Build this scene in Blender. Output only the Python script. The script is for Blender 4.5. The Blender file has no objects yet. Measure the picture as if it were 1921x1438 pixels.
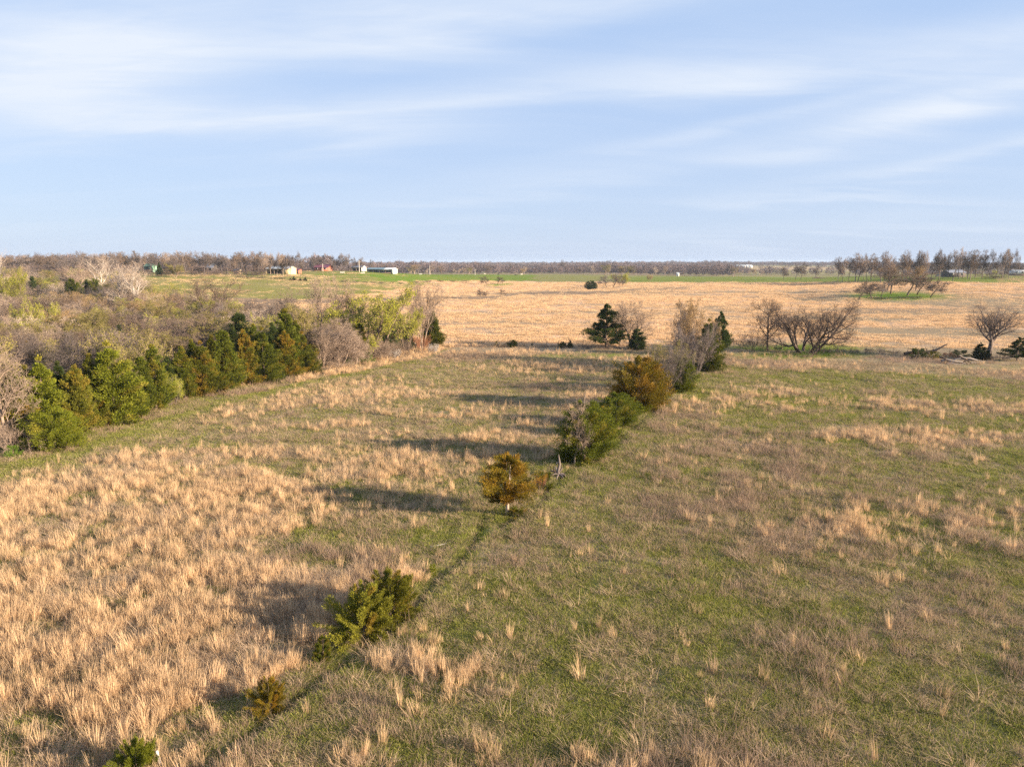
import bpy, math, random
import numpy as np
from mathutils import Vector, Matrix

# ------------------------------------------------------------------ camera, sky, sun, exposure
SC = bpy.context.scene
COL = SC.collection
F = 1332.0
PITCH = math.atan(227.0 / F)
CAMZ = 15.0
CP, SP = math.cos(PITCH), math.sin(PITCH)

cam_data = bpy.data.cameras.new('camera')
cam_data.sensor_width = 36.0
cam_data.lens = 36.0 * F / 1921.0
cam_data.clip_start = 0.3
cam_data.clip_end = 20000.0
cam = bpy.data.objects.new('camera', cam_data)
cam.location = (0, 0, CAMZ)
cam.rotation_euler = (math.pi / 2 - PITCH, 0, 0)
COL.objects.link(cam)
SC.camera = cam

SUN_EL = math.radians(14.0)
SUN_AZ = math.radians(109.0)          # clockwise from +Y : behind the camera's right shoulder
SUN_DIR = Vector((math.sin(SUN_AZ) * math.cos(SUN_EL), math.cos(SUN_AZ) * math.cos(SUN_EL), math.sin(SUN_EL)))
sun_data = bpy.data.lights.new('sun', 'SUN')
sun_data.energy = 5.0
sun_data.angle = math.radians(0.7)
sun_data.color = (1.0, 0.80, 0.57)
sun = bpy.data.objects.new('sun', sun_data)
sun.rotation_euler = SUN_DIR.to_track_quat('Z', 'Y').to_euler()
sun.location = (60, -60, 60)
COL.objects.link(sun)

world = bpy.data.worlds.new('World')
SC.world = world
world.use_nodes = True
wn, wl = world.node_tree.nodes, world.node_tree.links
wn.clear()
def N(nodes, typ, **kw):
    n = nodes.new(typ)
    for k, v in kw.items():
        if k == 'ins':
            for i, val in v.items():
                n.inputs[i].default_value = val
        else:
            setattr(n, k, v)
    return n
out = N(wn, 'ShaderNodeOutputWorld')
bg = N(wn, 'ShaderNodeBackground')
bg.inputs['Strength'].default_value = 0.05
sky = N(wn, 'ShaderNodeTexSky', sky_type='NISHITA', sun_disc=False)
sky.sun_elevation = SUN_EL
sky.sun_rotation = SUN_AZ
sky.altitude = 0.0
sky.air_density = 1.0
sky.dust_density = 0.6
sky.ozone_density = 2.5
tc = N(wn, 'ShaderNodeTexCoord')
sep = N(wn, 'ShaderNodeSeparateXYZ')
wl.new(tc.outputs['Generated'], sep.inputs[0])
def wmath(op, a, b=None, c=None, clamp=False):
    m = N(wn, 'ShaderNodeMath', operation=op, use_clamp=clamp)
    for i, s in enumerate((a, b, c)):
        if s is None: continue
        if isinstance(s, (int, float)): m.inputs[i].default_value = s
        else: wl.new(s, m.inputs[i])
    return m.outputs[0]
# cirrus sheet: project the view direction on a high flat layer
zc = wmath('MAXIMUM', sep.outputs[2], 0.0)
zd = wmath('ADD', zc, 0.10)
px = wmath('DIVIDE', sep.outputs[0], zd)
py = wmath('DIVIDE', sep.outputs[1], zd)
comb = N(wn, 'ShaderNodeCombineXYZ')
wl.new(px, comb.inputs[0]); wl.new(py, comb.inputs[1])
def cirrus(rot, sx, sy, scale, detail, rough, dist, seed):
    mp = N(wn, 'ShaderNodeMapping')
    mp.inputs['Rotation'].default_value = (0, 0, math.radians(rot))
    mp.inputs['Scale'].default_value = (sx, sy, 1)
    mp.inputs['Location'].default_value = (seed, seed * 0.7, 0)
    wl.new(comb.outputs[0], mp.inputs[0])
    t = N(wn, 'ShaderNodeTexNoise')
    t.inputs['Scale'].default_value = scale
    t.inputs['Detail'].default_value = detail
    t.inputs['Roughness'].default_value = rough
    t.inputs['Distortion'].default_value = dist
    wl.new(mp.outputs[0], t.inputs['Vector'])
    return t.outputs['Fac']
def wramp(s, a, b):
    m = N(wn, 'ShaderNodeMapRange', interpolation_type='SMOOTHSTEP')
    m.inputs['From Min'].default_value = a; m.inputs['From Max'].default_value = b
    wl.new(s, m.inputs['Value'])
    return m.outputs[0]
n_str = cirrus(-16, 0.34, 1.0, 1.7, 6, 0.50, 0.7, 9.4)
n_big = cirrus(-10, 0.7, 1.0, 0.8, 4, 0.5, 0.3, 5.7)
n_fine = cirrus(-30, 0.5, 1.6, 7.0, 5, 0.6, 0.6, 2.4)
az = wmath('MULTIPLY', wmath('ARCTAN2', sep.outputs[0], sep.outputs[1]), 57.2958)
el = wmath('MULTIPLY', wmath('ARCSINE', sep.outputs[2]), 57.2958)
az = wmath('ADD', az, wmath('MULTIPLY', wmath('SUBTRACT', n_big, 0.5), 10.0))
el = wmath('ADD', el, wmath('ADD', wmath('MULTIPLY', wmath('SUBTRACT', n_big, 0.5), 4.0), wmath('MULTIPLY', wmath('SUBTRACT', n_str, 0.5), 2.6)))
def streak(u, v, lu, lv, ang, amp):
    """one cirrus bank: centre direction, half lengths in degrees, slope"""
    dx, dy, dz = (u - 960.5), F * CP - (v - 719.0) * SP, -F * SP - (v - 719.0) * CP
    a0 = math.degrees(math.atan2(dx, dy)); e0 = math.degrees(math.atan2(dz, math.hypot(dx, dy)))
    c_, s_ = math.cos(math.radians(ang)), math.sin(math.radians(ang))
    da, de = wmath('SUBTRACT', az, a0), wmath('SUBTRACT', el, e0)
    p_ = wmath('DIVIDE', wmath('ADD', wmath('MULTIPLY', da, c_), wmath('MULTIPLY', de, s_)), lu)
    q_ = wmath('DIVIDE', wmath('SUBTRACT', wmath('MULTIPLY', de, c_), wmath('MULTIPLY', da, s_)), lv)
    r2 = wmath('ADD', wmath('MULTIPLY', p_, p_), wmath('MULTIPLY', q_, q_))
    return wmath('MULTIPLY', wmath('EXPONENT', wmath('MULTIPLY', r2, -1.0)), amp)
tot = None
for s in ((170, 130, 10, 3.4, 16, .75), (500, 235, 12, 1.7, 4, .75), (960, 165, 19, 1.5, 8, .55), (1460, 125, 11, 1.5, 4, .75), (1840, 185, 11, 1.3, 8, 1.0),
          (1430, 222, 15, .6, 9, .42), (900, 20, 30, 1.9, 2, .65), (1900, 70, 7, 1.9, 4, .6), (1050, 335, 17, 1.0, 7, .30), (1560, 374, 9, .35, 0, .35),
          (1760, 305, 13, .6, 7, .38), (650, 80, 14, 1.7, 8, .42), (1650, 420, 18, .8, 3, .22), (60, 60, 9, 3, 0, .4)):
    st_ = streak(*s); tot = st_ if tot is None else wmath('ADD', tot, st_)
el0 = wmath('MULTIPLY', wmath('ARCSINE', sep.outputs[2]), 57.2958)
rest = wmath('MULTIPLY', wramp(el0, 20.0, 34.0), wramp(n_big, .38, .65))
ahead = wmath('ADD', wmath('MULTIPLY', wramp(wmath('ABSOLUTE', az), 38.0, 60.0), wmath('MULTIPLY', wramp(n_str, .45, .7), .6)), wmath('MULTIPLY', rest, .5))
tot = wmath('ADD', tot, ahead)
mod = wmath('ADD', wmath('MULTIPLY', wramp(n_str, .2, .8), .65), wmath('ADD', wmath('MULTIPLY', wramp(n_fine, .3, .7), .16), .42))
cloud = wmath('MULTIPLY', wmath('ADD', wmath('MULTIPLY', tot, mod), wmath('MULTIPLY', wramp(n_str, .42, .72), .12)), 1.0, clamp=True)
# even blue-white veil over the Nishita gradient
tint = N(wn, 'ShaderNodeMix', data_type='RGBA')
tint.inputs[0].default_value = 0.8
wl.new(sky.outputs[0], tint.inputs[6])
veil = N(wn, 'ShaderNodeMix', data_type='RGBA')
vz = wramp(sep.outputs[2], 0.0, 0.42)
wl.new(vz, veil.inputs[0])
veil.inputs[6].default_value = (3.9, 4.7, 6.3, 1)
veil.inputs[7].default_value = (2.7, 3.95, 6.2, 1)
wl.new(veil.outputs[2], tint.inputs[7])
cm = N(wn, 'ShaderNodeMix', data_type='RGBA')
wl.new(cloud, cm.inputs[0])
wl.new(tint.outputs[2], cm.inputs[6])
cm.inputs[7].default_value = (5.1, 5.55, 6.25, 1)
wl.new(cm.outputs[2], bg.inputs[0])
wl.new(bg.outputs[0], out.inputs[0])

SC.view_settings.view_transform = 'Standard'
SC.view_settings.look = 'None'
SC.view_settings.gamma = 1.0
SC.view_settings.use_curve_mapping = False
SC.view_settings.exposure = 1.68
SC.render.engine = 'CYCLES'
SC.cycles.use_denoising = False
SC.cycles.max_bounces = 6
SC.cycles.diffuse_bounces = 3
SC.cycles.transmission_bounces = 3
SC.cycles.transparent_max_bounces = 4

rng = np.random.default_rng(11)
random.seed(11)

# ------------------------------------------------------------------ small numeric helpers
def hash2(ix, iy, seed):
    h = (ix.astype(np.int64) * 374761393 + iy.astype(np.int64) * 668265263 + seed * 1274126177) & 0xffffffff
    h = ((h ^ (h >> 13)) * 1274126177) & 0xffffffff
    h = h ^ (h >> 16)
    return (h & 0xffffff) / float(0xffffff)
def vnoise(x, y, seed=0):
    x = np.asarray(x, float); y = np.asarray(y, float)
    ix, iy = np.floor(x), np.floor(y)
    fx, fy = x - ix, y - iy
    fx = fx * fx * (3 - 2 * fx); fy = fy * fy * (3 - 2 * fy)
    a = hash2(ix, iy, seed); b = hash2(ix + 1, iy, seed)
    c = hash2(ix, iy + 1, seed); d = hash2(ix + 1, iy + 1, seed)
    return (a * (1 - fx) + b * fx) * (1 - fy) + (c * (1 - fx) + d * fx) * fy
def fbm(x, y, octv=4, seed=0):
    s, amp, tot = 0.0, 0.5, 0.0
    for o in range(octv):
        s = s + amp * vnoise(x * 2 ** o + 17.3 * o, y * 2 ** o - 9.1 * o, seed + o)
        tot += amp; amp *= 0.5
    return s / tot
def sstep(a, b, x):
    t = np.clip((x - a) / (b - a), 0, 1)
    return t * t * (3 - 2 * t)

# ------------------------------------------------------------------ terrain height
R_T = [0, 60, 120, 200, 250, 300, 350, 420, 480, 520, 600, 700, 900, 1200, 1800, 2500, 3500, 5000, 9000]
AZ_T = [-180, -90, -50, -33, -21, -11, -7, 0, 7, 12, 22, 30, 50, 90, 180]
ZT = [
 [0,0,0,0,0,0,0,0,0,0,0,0,0,0,0,0,0,0,0],
 [0,0,0,0,0,1,2,4,4,4,4,3,0,0,0,0,0,0,0],
 [0,0,-.5,-1,0,2,4.5,7,8.5,9,9.5,9,4,0,-2,2,2,-2,-10],
 [0,0,-.8,-1.5,-.5,2,4.5,7.5,9,9.5,9.5,9,4,0,-2,2,2,-2,-10],
 [0,0,-.3,-1.3,-.9,.6,3.6,8,8.8,9,8,6,0,-2,-2,2,2,-2,-10],
 [0,0,0,-.6,-.2,.5,2.6,6.0,8.7,8.8,7.5,5,0,-2,-2,2.5,2,-2,-10],
 [0,0,0,0,.8,1.3,.1,2.4,4.8,5.2,4.8,3.2,0,-3,-2,2,2,-2,-10],
 [0,0,0,.4,1.0,.9,-1.2,-.6,.4,.9,1.3,1.2,0,-3,-2,2.5,2,-2,-10],
 [0,0,0,.4,1.0,1.3,1.0,-.2,.3,.9,1.1,.9,-.2,-3,-2,3.5,2,-2,-10],
 [0,0,0,0,.2,.4,.7,1,1.1,1,.7,0,-1,-3,0,5,3,-2,-10],
 [0,0,0,0,0,.1,.6,1.5,2,2,1.8,1,-3.5,-4,3.5,4,2,-2,-10],
 [0,0,0,0,.2,.6,1.8,4,5.4,6,6.2,6,0,-5,-4,0,2,-2,-10],
 [0,0,0,0,.2,.6,1.8,4,5.4,6,6.2,6,2,-3,-4,0,2,-2,-10],
 [0,0,0,0,0,0,0,0,0,0,0,0,0,0,0,0,0,0,0],
 [0,0,0,0,0,0,0,0,0,0,0,0,0,0,0,0,0,0,0]]
ZT = np.array(ZT, float)
_gr = np.concatenate([np.arange(0, 700, 10.0), np.geomspace(700, 9000, 60)])
_ga = np.arange(-180, 180.01, 1.0)
_tmp = np.array([np.interp(_gr, R_T, row) for row in ZT])            # az_ctrl x r
_G = np.array([np.interp(_ga, AZ_T, _tmp[:, j]) for j in range(len(_gr))])  # r x az
for _ in range(3):
    _G[1:-1] = (_G[:-2] + 2 * _G[1:-1] + _G[2:]) / 4
    _G[:, 1:-1] = (_G[:, :-2] + 2 * _G[:, 1:-1] + _G[:, 2:]) / 4
def _flat(u, v):
    cx, cy = (u - 960.5) / F, -(v - 719.0) / F
    t = CAMZ / (SP - cy * CP)
    return (cx * t, (CP + cy * SP) * t)
RUT1 = [(200, 1640), (300, 1530), (390, 1438), (473, 1375), (606, 1266), (686, 1219), (759, 1166), (806, 1110), (859, 1056), (895, 1003), (912, 972)]
RUT2 = [(940, 990), (1000, 952), (1068, 882), (1141, 848), (1161, 831), (1200, 797), (1254, 744), (1300, 702)]
RUTS = [[_flat(*q) for q in RUT1], [_flat(*q) for q in RUT2]]
def rutdist(x, y):
    best = np.full(np.shape(x), 1e9)
    for ln in RUTS:
        for (x0, y0), (x1, y1) in zip(ln[:-1], ln[1:]):
            dx, dy = x1 - x0, y1 - y0
            t = np.clip(((x - x0) * dx + (y - y0) * dy) / (dx * dx + dy * dy), 0, 1)
            best = np.minimum(best, np.hypot(x - x0 - t * dx, y - y0 - t * dy))
    return best
def height(x, y):
    x = np.asarray(x, float); y = np.asarray(y, float)
    r = np.clip(np.hypot(x, y), 0, 8999); a = np.degrees(np.arctan2(x, y))
    i = np.clip(np.searchsorted(_gr, r, side='right') - 1, 0, len(_gr) - 2)
    fr = (r - _gr[i]) / (_gr[i + 1] - _gr[i])
    ja = np.clip(a + 180, 0, 359.999); j = ja.astype(int); fa = ja - j
    z = (_G[i, j] * (1 - fa) + _G[i, j + 1] * fa) * (1 - fr) + (_G[i + 1, j] * (1 - fa) + _G[i + 1, j + 1] * fa) * fr
    amp = np.clip(r / 150.0, 0.25, 1.0)
    z = z + amp * 0.9 * (fbm(x / 45.0, y / 45.0, 3, 5) - 0.5)
    z = z + (0.30 * (fbm(x / 6.0, y / 6.0, 2, 8) - 0.5) + 0.13 * (fbm(x / 1.5, y / 1.5, 2, 18) - 0.5) * (r < 160)) * (r < 400)
    rd = rutdist(x + .5 * (vnoise(x / 2.5, y / 2.5, 88) - .5), y)
    z = z - .20 * np.exp(-(rd / .28) ** 2) + .07 * np.exp(-((rd - .8) / .35) ** 2)
    return z
def proj(x, y, z):
    dz = z - CAMZ
    d = y * CP - dz * SP
    d = np.where(d < 0.5, 0.5, d)
    u = 960.5 + F * x / d
    v = 719.0 - F * (y * SP + dz * CP) / d
    v = np.where(y * CP - dz * SP < 0.5, 3000, v)
    return u, v
_TT = np.geomspace(8, 7000, 4000)
def at(u, v):
    """point of the ground seen in the direction of photo pixel (u, v)"""
    cx, cy = (u - 960.5) / F, -(v - 719.0) / F
    d = Vector((cx, CP + cy * SP, -SP + cy * CP))
    X, Y, Z = d.x * _TT, d.y * _TT, CAMZ + d.z * _TT
    below = np.nonzero(Z < height(X, Y))[0]
    k = below[0] if len(below) else len(_TT) - 1
    t = _TT[k]
    x, y = d.x * t, d.y * t
    return Vector((x, y, float(height(x, y))))
def atr(u, dist):
    """ground point in the column of pixel u at a forward distance"""
    x = (u - 960.5) / F * dist
    return Vector((x, dist, float(height(x, dist))))

# ------------------------------------------------------------------ materials
def new_mat(name):
    m = bpy.data.materials.new(name); m.use_nodes = True
    nt = m.node_tree
    for n in list(nt.nodes): nt.nodes.remove(n)
    return m, nt.nodes, nt.links
def plain(name, col, rough=0.9, var=0.25, scale=6.0, bump=0.0, metallic=0.0, coord='Object'):
    m, n, l = new_mat(name)
    o = N(n, 'ShaderNodeOutputMaterial'); b = N(n, 'ShaderNodeBsdfPrincipled')
    b.inputs['Roughness'].default_value = rough; b.inputs['Metallic'].default_value = metallic
    b.inputs['Specular IOR Level'].default_value = 0.2
    tcn = N(n, 'ShaderNodeTexCoord')
    t = N(n, 'ShaderNodeTexNoise'); t.inputs['Scale'].default_value = scale; t.inputs['Detail'].default_value = 5
    l.new(tcn.outputs[coord], t.inputs['Vector'])
    mr = N(n, 'ShaderNodeMapRange'); mr.inputs['To Min'].default_value = 1 - var; mr.inputs['To Max'].default_value = 1 + var
    mr.inputs['From Min'].default_value = .3; mr.inputs['From Max'].default_value = .7
    l.new(t.outputs['Fac'], mr.inputs['Value'])
    mx = N(n, 'ShaderNodeVectorMath', operation='SCALE'); mx.inputs[0].default_value = col[:3]
    l.new(mr.outputs[0], mx.inputs['Scale'])
    l.new(mx.outputs[0], b.inputs['Base Color'])
    if bump:
        bp = N(n, 'ShaderNodeBump'); bp.inputs['Strength'].default_value = bump
        l.new(t.outputs['Fac'], bp.inputs['Height']); l.new(bp.outputs[0], b.inputs['Normal'])
    l.new(b.outputs[0], o.inputs[0])
    return m
def leafy(name, ca, cb, cc=None, thr=0.72, transl=0.25, rnd=0.25):
    """foliage: colour runs ca-cb with the mesh attribute 'tint' (clump) and 'fine' (leaf); cc on clumps above thr"""
    m, n, l = new_mat(name)
    o = N(n, 'ShaderNodeOutputMaterial')
    a = N(n, 'ShaderNodeAttribute', attribute_name='tint')
    f = N(n, 'ShaderNodeAttribute', attribute_name='fine')
    oi = N(n, 'ShaderNodeObjectInfo')
    mix = N(n, 'ShaderNodeMix', data_type='RGBA')
    l.new(f.outputs['Fac'], mix.inputs[0]); mix.inputs[6].default_value = (*ca, 1); mix.inputs[7].default_value = (*cb, 1)
    colr = mix.outputs[2]
    if cc:
        th = N(n, 'ShaderNodeMapRange'); th.inputs['From Min'].default_value = thr - 0.12; th.inputs['From Max'].default_value = thr + 0.12
        l.new(a.outputs['Fac'], th.inputs['Value'])
        m2 = N(n, 'ShaderNodeMix', data_type='RGBA'); l.new(th.outputs[0], m2.inputs[0])
        l.new(colr, m2.inputs[6]); m2.inputs[7].default_value = (*cc, 1); colr = m2.outputs[2]
    mr = N(n, 'ShaderNodeMapRange'); mr.inputs['To Min'].default_value = 1 - rnd; mr.inputs['To Max'].default_value = 1 + rnd
    l.new(oi.outputs['Random'], mr.inputs['Value'])
    sc = N(n, 'ShaderNodeVectorMath', operation='SCALE'); l.new(colr, sc.inputs[0]); l.new(mr.outputs[0], sc.inputs['Scale'])
    d = N(n, 'ShaderNodeBsdfDiffuse'); l.new(sc.outputs[0], d.inputs[0])
    t = N(n, 'ShaderNodeBsdfTranslucent'); l.new(sc.outputs[0], t.inputs[0])
    ms = N(n, 'ShaderNodeMixShader'); ms.inputs[0].default_value = transl
    l.new(d.outputs[0], ms.inputs[1]); l.new(t.outputs[0], ms.inputs[2]); l.new(ms.outputs[0], o.inputs[0])
    return m
M = {}
M['cedar_green'] = leafy('cedar_green', (.055, .072, .012), (.150, .165, .022), (.20, .165, .028), 0.82)
M['cedar_yellow'] = leafy('cedar_yellow', (.085, .105, .013), (.215, .230, .026), (.25, .22, .035), 0.85)
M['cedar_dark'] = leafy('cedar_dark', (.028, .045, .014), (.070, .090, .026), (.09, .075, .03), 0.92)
M['cedar_mixed'] = leafy('cedar_mixed', (.065, .075, .013), (.160, .160, .022), (.230, .150, .024), 0.74)
M['cedar_young'] = leafy('cedar_young', (.105, .11, .016), (.25, .235, .034), (.26, .185, .034), 0.76)
M['cedar_brown'] = leafy('cedar_brown', (.070, .080, .014), (.175, .170, .024), (.22, .165, .03), 0.85)
M['cedar_bronze'] = leafy('cedar_bronze', (.105, .085, .012), (.235, .175, .024), (.24, .145, .022), 0.6)
M['bud_lime'] = leafy('bud_lime', (.25, .25, .035), (.42, .42, .06), (.30, .30, .05), 0.7, .35)
M['bud_olive'] = leafy('bud_olive', (.20, .18, .05), (.32, .27, .08), None, .7, .35)
M['bud_tan'] = leafy('bud_tan', (.28, .19, .09), (.38, .26, .13), None, .7, .35)
M['bush_green'] = leafy('bush_green', (.08, .14, .02), (.16, .24, .035), None, .7, .3)
M['blossom'] = leafy('blossom', (.42, .39, .36), (.62, .58, .54), None, .7, .3)
M['bark_brown'] = leafy('bark_brown', (.12, .088, .07), (.22, .165, .13), None, .7, 0, .2)
M['bark_grey'] = leafy('bark_grey', (.11, .09, .085), (.20, .165, .15), None, .7, 0, .2)
M['bark_pink'] = leafy('bark_pink', (.20, .15, .12), (.36, .275, .215), None, .7, 0, .15)
M['bark_white'] = leafy('bark_white', (.34, .30, .26), (.54, .49, .44), None, .7, 0, .08)
M['bark_pale'] = leafy('bark_pale', (.28, .22, .175), (.48, .39, .32), None, .7, 0, .1)
M['bark_dark'] = leafy('bark_dark', (.06, .045, .038), (.13, .10, .085), None, .7, 0, .2)
M['bark_red'] = leafy('bark_red', (.22, .10, .06), (.34, .17, .10), None, .7, 0, .15)
M['dead_wood'] = leafy('dead_wood', (.26, .22, .19), (.45, .39, .34), None, .7, 0, .1)

# ------------------------------------------------------------------ object helpers
def mesh_obj(name, me, parent=None, mat=None, loc=None):
    o = bpy.data.objects.new(name, me); COL.objects.link(o)
    if parent is not None: o.parent = parent
    if loc is not None: o.location = loc
    if mat is not None:
        if len(me.materials) == 0: me.materials.append(mat)
        o.material_slots[0].link = 'OBJECT'; o.material_slots[0].material = mat
    return o
def tag(o, label=None, cat=None, group=None, kind=None):
    if label: o['label'] = label
    if cat: o['category'] = cat
    if group: o['group'] = group
    if kind: o['kind'] = kind
    return o
def empty(name, loc, rz=0.0):
    o = bpy.data.objects.new(name, None); COL.objects.link(o)
    o.location = loc; o.rotation_euler = (0, 0, rz); o.empty_display_size = 0.3
    return o
def np_mesh(name, V, Fq, attrs=None, smooth=False):
    """Fq: faces as int array n x 3 or n x 4, -1 in 4th for triangles"""
    me = bpy.data.meshes.new(name)
    V = np.asarray(V, np.float32); Fq = np.asarray(Fq, np.int32)
    me.vertices.add(len(V)); me.vertices.foreach_set('co', V.ravel())
    k = Fq.shape[1]
    if k == 4 and (Fq[:, 3] < 0).any():
        tot = np.where(Fq[:, 3] < 0, 3, 4)
        loops = Fq.ravel(); loops = loops[loops >= 0]
    else:
        tot = np.full(len(Fq), k); loops = Fq.ravel()
    start = np.concatenate([[0], np.cumsum(tot)[:-1]]).astype(np.int32)
    me.loops.add(len(loops)); me.loops.foreach_set('vertex_index', loops)
    me.polygons.add(len(Fq)); me.polygons.foreach_set('loop_start', start); me.polygons.foreach_set('loop_total', tot.astype(np.int32))
    if smooth: me.polygons.foreach_set('use_smooth', np.ones(len(Fq), bool))
    for an, arr in (attrs or {}).items():
        at_ = me.attributes.new(an, 'FLOAT', 'POINT'); at_.data.foreach_set('value', np.asarray(arr, np.float32))
    me.update(calc_edges=True)
    return me
def norm(a):
    return a / np.maximum(np.linalg.norm(a, axis=-1, keepdims=True), 1e-9)
ORDS = ('first second third fourth fifth sixth seventh eighth ninth tenth eleventh twelfth thirteenth fourteenth fifteenth '
        'sixteenth seventeenth eighteenth nineteenth twentieth').split()
TENS = {2: 'twenty', 3: 'thirty', 4: 'forty', 5: 'fifty', 6: 'sixty', 7: 'seventy', 8: 'eighty', 9: 'ninety'}
TENTH = {2: 'twentieth', 3: 'thirtieth', 4: 'fortieth', 5: 'fiftieth', 6: 'sixtieth', 7: 'seventieth', 8: 'eightieth', 9: 'ninetieth'}
def ordw(i):
    i += 1
    if i == 100: return 'hundredth'
    if i > 100: return 'hundred and ' + ordw(i - 101)
    if i <= 20: return ORDS[i - 1]
    t, o = divmod(i, 10)
    return TENTH[t] if o == 0 else TENS[t] + '-' + ORDS[o - 1]

# ------------------------------------------------------------------ ground cover maps (world position -> cover)
def in_poly(u, v, poly):
    ins = np.zeros(u.shape, bool)
    n = len(poly); j = n - 1
    for i in range(n):
        xi, yi = poly[i]; xj, yj = poly[j]
        if yi != yj:
            c = ((yi > v) != (yj > v)) & (u < (xj - xi) * (v - yi) / (yj - yi) + xi)
            ins ^= c
        j = i
    return ins
def ell(u, v, cu, cv, ru, rv):
    return np.exp(-(((u - cu) / ru) ** 2 + ((v - cv) / rv) ** 2))
FL = [(180, 1640), (380, 1438), (560, 1285), (700, 1185), (800, 1095), (870, 1030), (930, 985), (1010, 945), (1090, 880), (1180, 805), (1255, 748), (1310, 695), (1352, 655)]
TE = [(-200, 905), (0, 868), (150, 845), (250, 805), (400, 755), (590, 712), (700, 690), (800, 668), (840, 650)]
LEFT = [(-3000, 1750)] + TE + [(1352, 652)] + FL[::-1] + [(-1600, 3400), (-3000, 3400)]
RIGHT = [(-1600, 3400)] + FL + [(1600, 662), (2300, 690), (7000, 880), (7000, 3400)]
STRAW_L = [(-200, 900), (0, 882), (220, 845), (330, 850), (480, 885), (640, 920), (705, 960), (600, 985), (520, 1010), (480, 1045), (560, 1060), (650, 1060), (770, 1050), (700, 1110), (640, 1180), (560, 1240), (440, 1300), (250, 1360), (-300, 1420)]
def polydist(u, v, line):
    best = np.full(u.shape, 1e9)
    for (x0, y0), (x1, y1) in zip(line[:-1], line[1:]):
        dx, dy = x1 - x0, y1 - y0
        t = np.clip(((u - x0) * dx + (v - y0) * dy) / (dx * dx + dy * dy), 0, 1)
        best = np.minimum(best, np.hypot(u - x0 - t * dx, (v - y0 - t * dy)))
    return best
def cover(x, y):
    """green, straw (tall tan grass), weeds (brown), lush, thatch for ground points"""
    x = np.asarray(x, float); y = np.asarray(y, float)
    r = np.hypot(x, y)
    k = np.clip(r / 50.0, 0.6, 8.0)
    wx = x + 2.2 * k * (fbm(x / (5 * k), y / (5 * k), 3, 31) - .5)
    wy = y + 3.0 * k * (fbm(x / (5 * k), y / (5 * k), 3, 57) - .5)
    u, v = proj(wx, wy, height(x, y))
    n1 = fbm(x / 6, y / 6, 4, 71); n2 = fbm(x / 1.8, y / 1.8, 3, 72); n3 = fbm(x / 22, y / 14, 3, 73)
    pp = fbm(x / 9, y / 5, 4, 74)
    green = np.full(x.shape, .60); straw = np.zeros(x.shape); weed = np.full(x.shape, .3)
    lush = np.zeros(x.shape)
    L = in_poly(u, v, LEFT); Rr = in_poly(u, v, RIGHT)
    S = in_poly(u, v, STRAW_L)
    # left pasture
    mid = sstep(880, 760, v)
    green = np.where(L, .46 - .34 * mid + .5 * (n3 - .5), green)
    straw = np.where(L, .26 * sstep(.50, .64, pp) + .04, straw)
    weed = np.where(L, .30, weed)
    straw = np.where(L & (v < 900), .46 * sstep(.49, .60, pp) + .03, straw)
    straw = np.where(L & S, np.clip(.66 + 1.5 * (n1 - .42), .2, 1.0), straw)
    straw = np.where(L & (v > 1330) & (u < 430), .22 + .35 * sstep(.5, .62, n1), straw)
    green = np.where(L & S, .34 + .7 * (n1 - .5), green)
    b = ell(u, v, 590, 1120, 150, 55) + .9 * ell(u, v, 640, 1060, 120, 40)
    weed = np.where(L, weed + .8 * b, weed)
    for (cu, cv, ru, rv, s) in ((1060, 690, 130, 12, .9), (700, 735, 130, 22, .5), (740, 855, 110, 22, .45), (1000, 790, 60, 12, .5), (880, 775, 90, 12, .35), (960, 830, 110, 10, .5), (870, 960, 90, 20, .3), (930, 665, 160, 8, .6), (740, 1075, 90, 35, .9)):
        straw = np.where(L, np.maximum(straw, s * ell(u, v, cu, cv, ru, rv)), straw)
    for (cu, cv, ru, rv, s) in ((1020, 728, 55, 11, 1.0), (880, 668, 90, 10, .8), (560, 755, 130, 18, .5), (690, 820, 110, 12, .7), (790, 680, 100, 12, .5)):
        weed = np.where(L, np.maximum(weed, s * ell(u, v, cu, cv, ru, rv)), weed)
    for (cu, cv, ru, rv, s) in ((820, 1000, 110, 40, .9), (620, 985, 100, 25, .7), (930, 960, 40, 30, 1.), (1100, 668, 170, 7, .9), (380, 1110, 60, 16, .6), (500, 1020, 60, 25, .5), (850, 900, 80, 14, .5)):
        e = s * ell(u, v, cu, cv, ru, rv)
        green = np.where(L, np.maximum(green, e), green); straw = np.where(L, straw * (1 - .8 * e), straw); lush = np.where(L, np.maximum(lush, .6 * e), lush)
    te = np.exp(-(polydist(u, v, TE) / np.clip((v - 640) * .12, 3, 30)) ** 2)
    green = np.where(L, np.maximum(green, te), green); straw = np.where(L, straw * (1 - te) ** 2, straw); weed = np.where(L, weed * (1 - te), weed); lush = np.maximum(lush, np.where(L, .45 * te, 0))
    # right pasture
    green = np.where(Rr, .74 - .28 * sstep(1050, 760, v) + 1.1 * (n3 - .5), green)
    weed = np.where(Rr, .16 + 1.5 * np.clip(fbm(x / 16, y / 9, 3, 78) - .50, 0, 1) + .38 * sstep(.50, .64, n1), weed)
    green = np.where(Rr, green - .55 * sstep(.50, .66, n2 * .5 + n1 * .5), green)
    straw = np.where(Rr, .03 + .10 * sstep(.58, .7, n1), straw)
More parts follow.
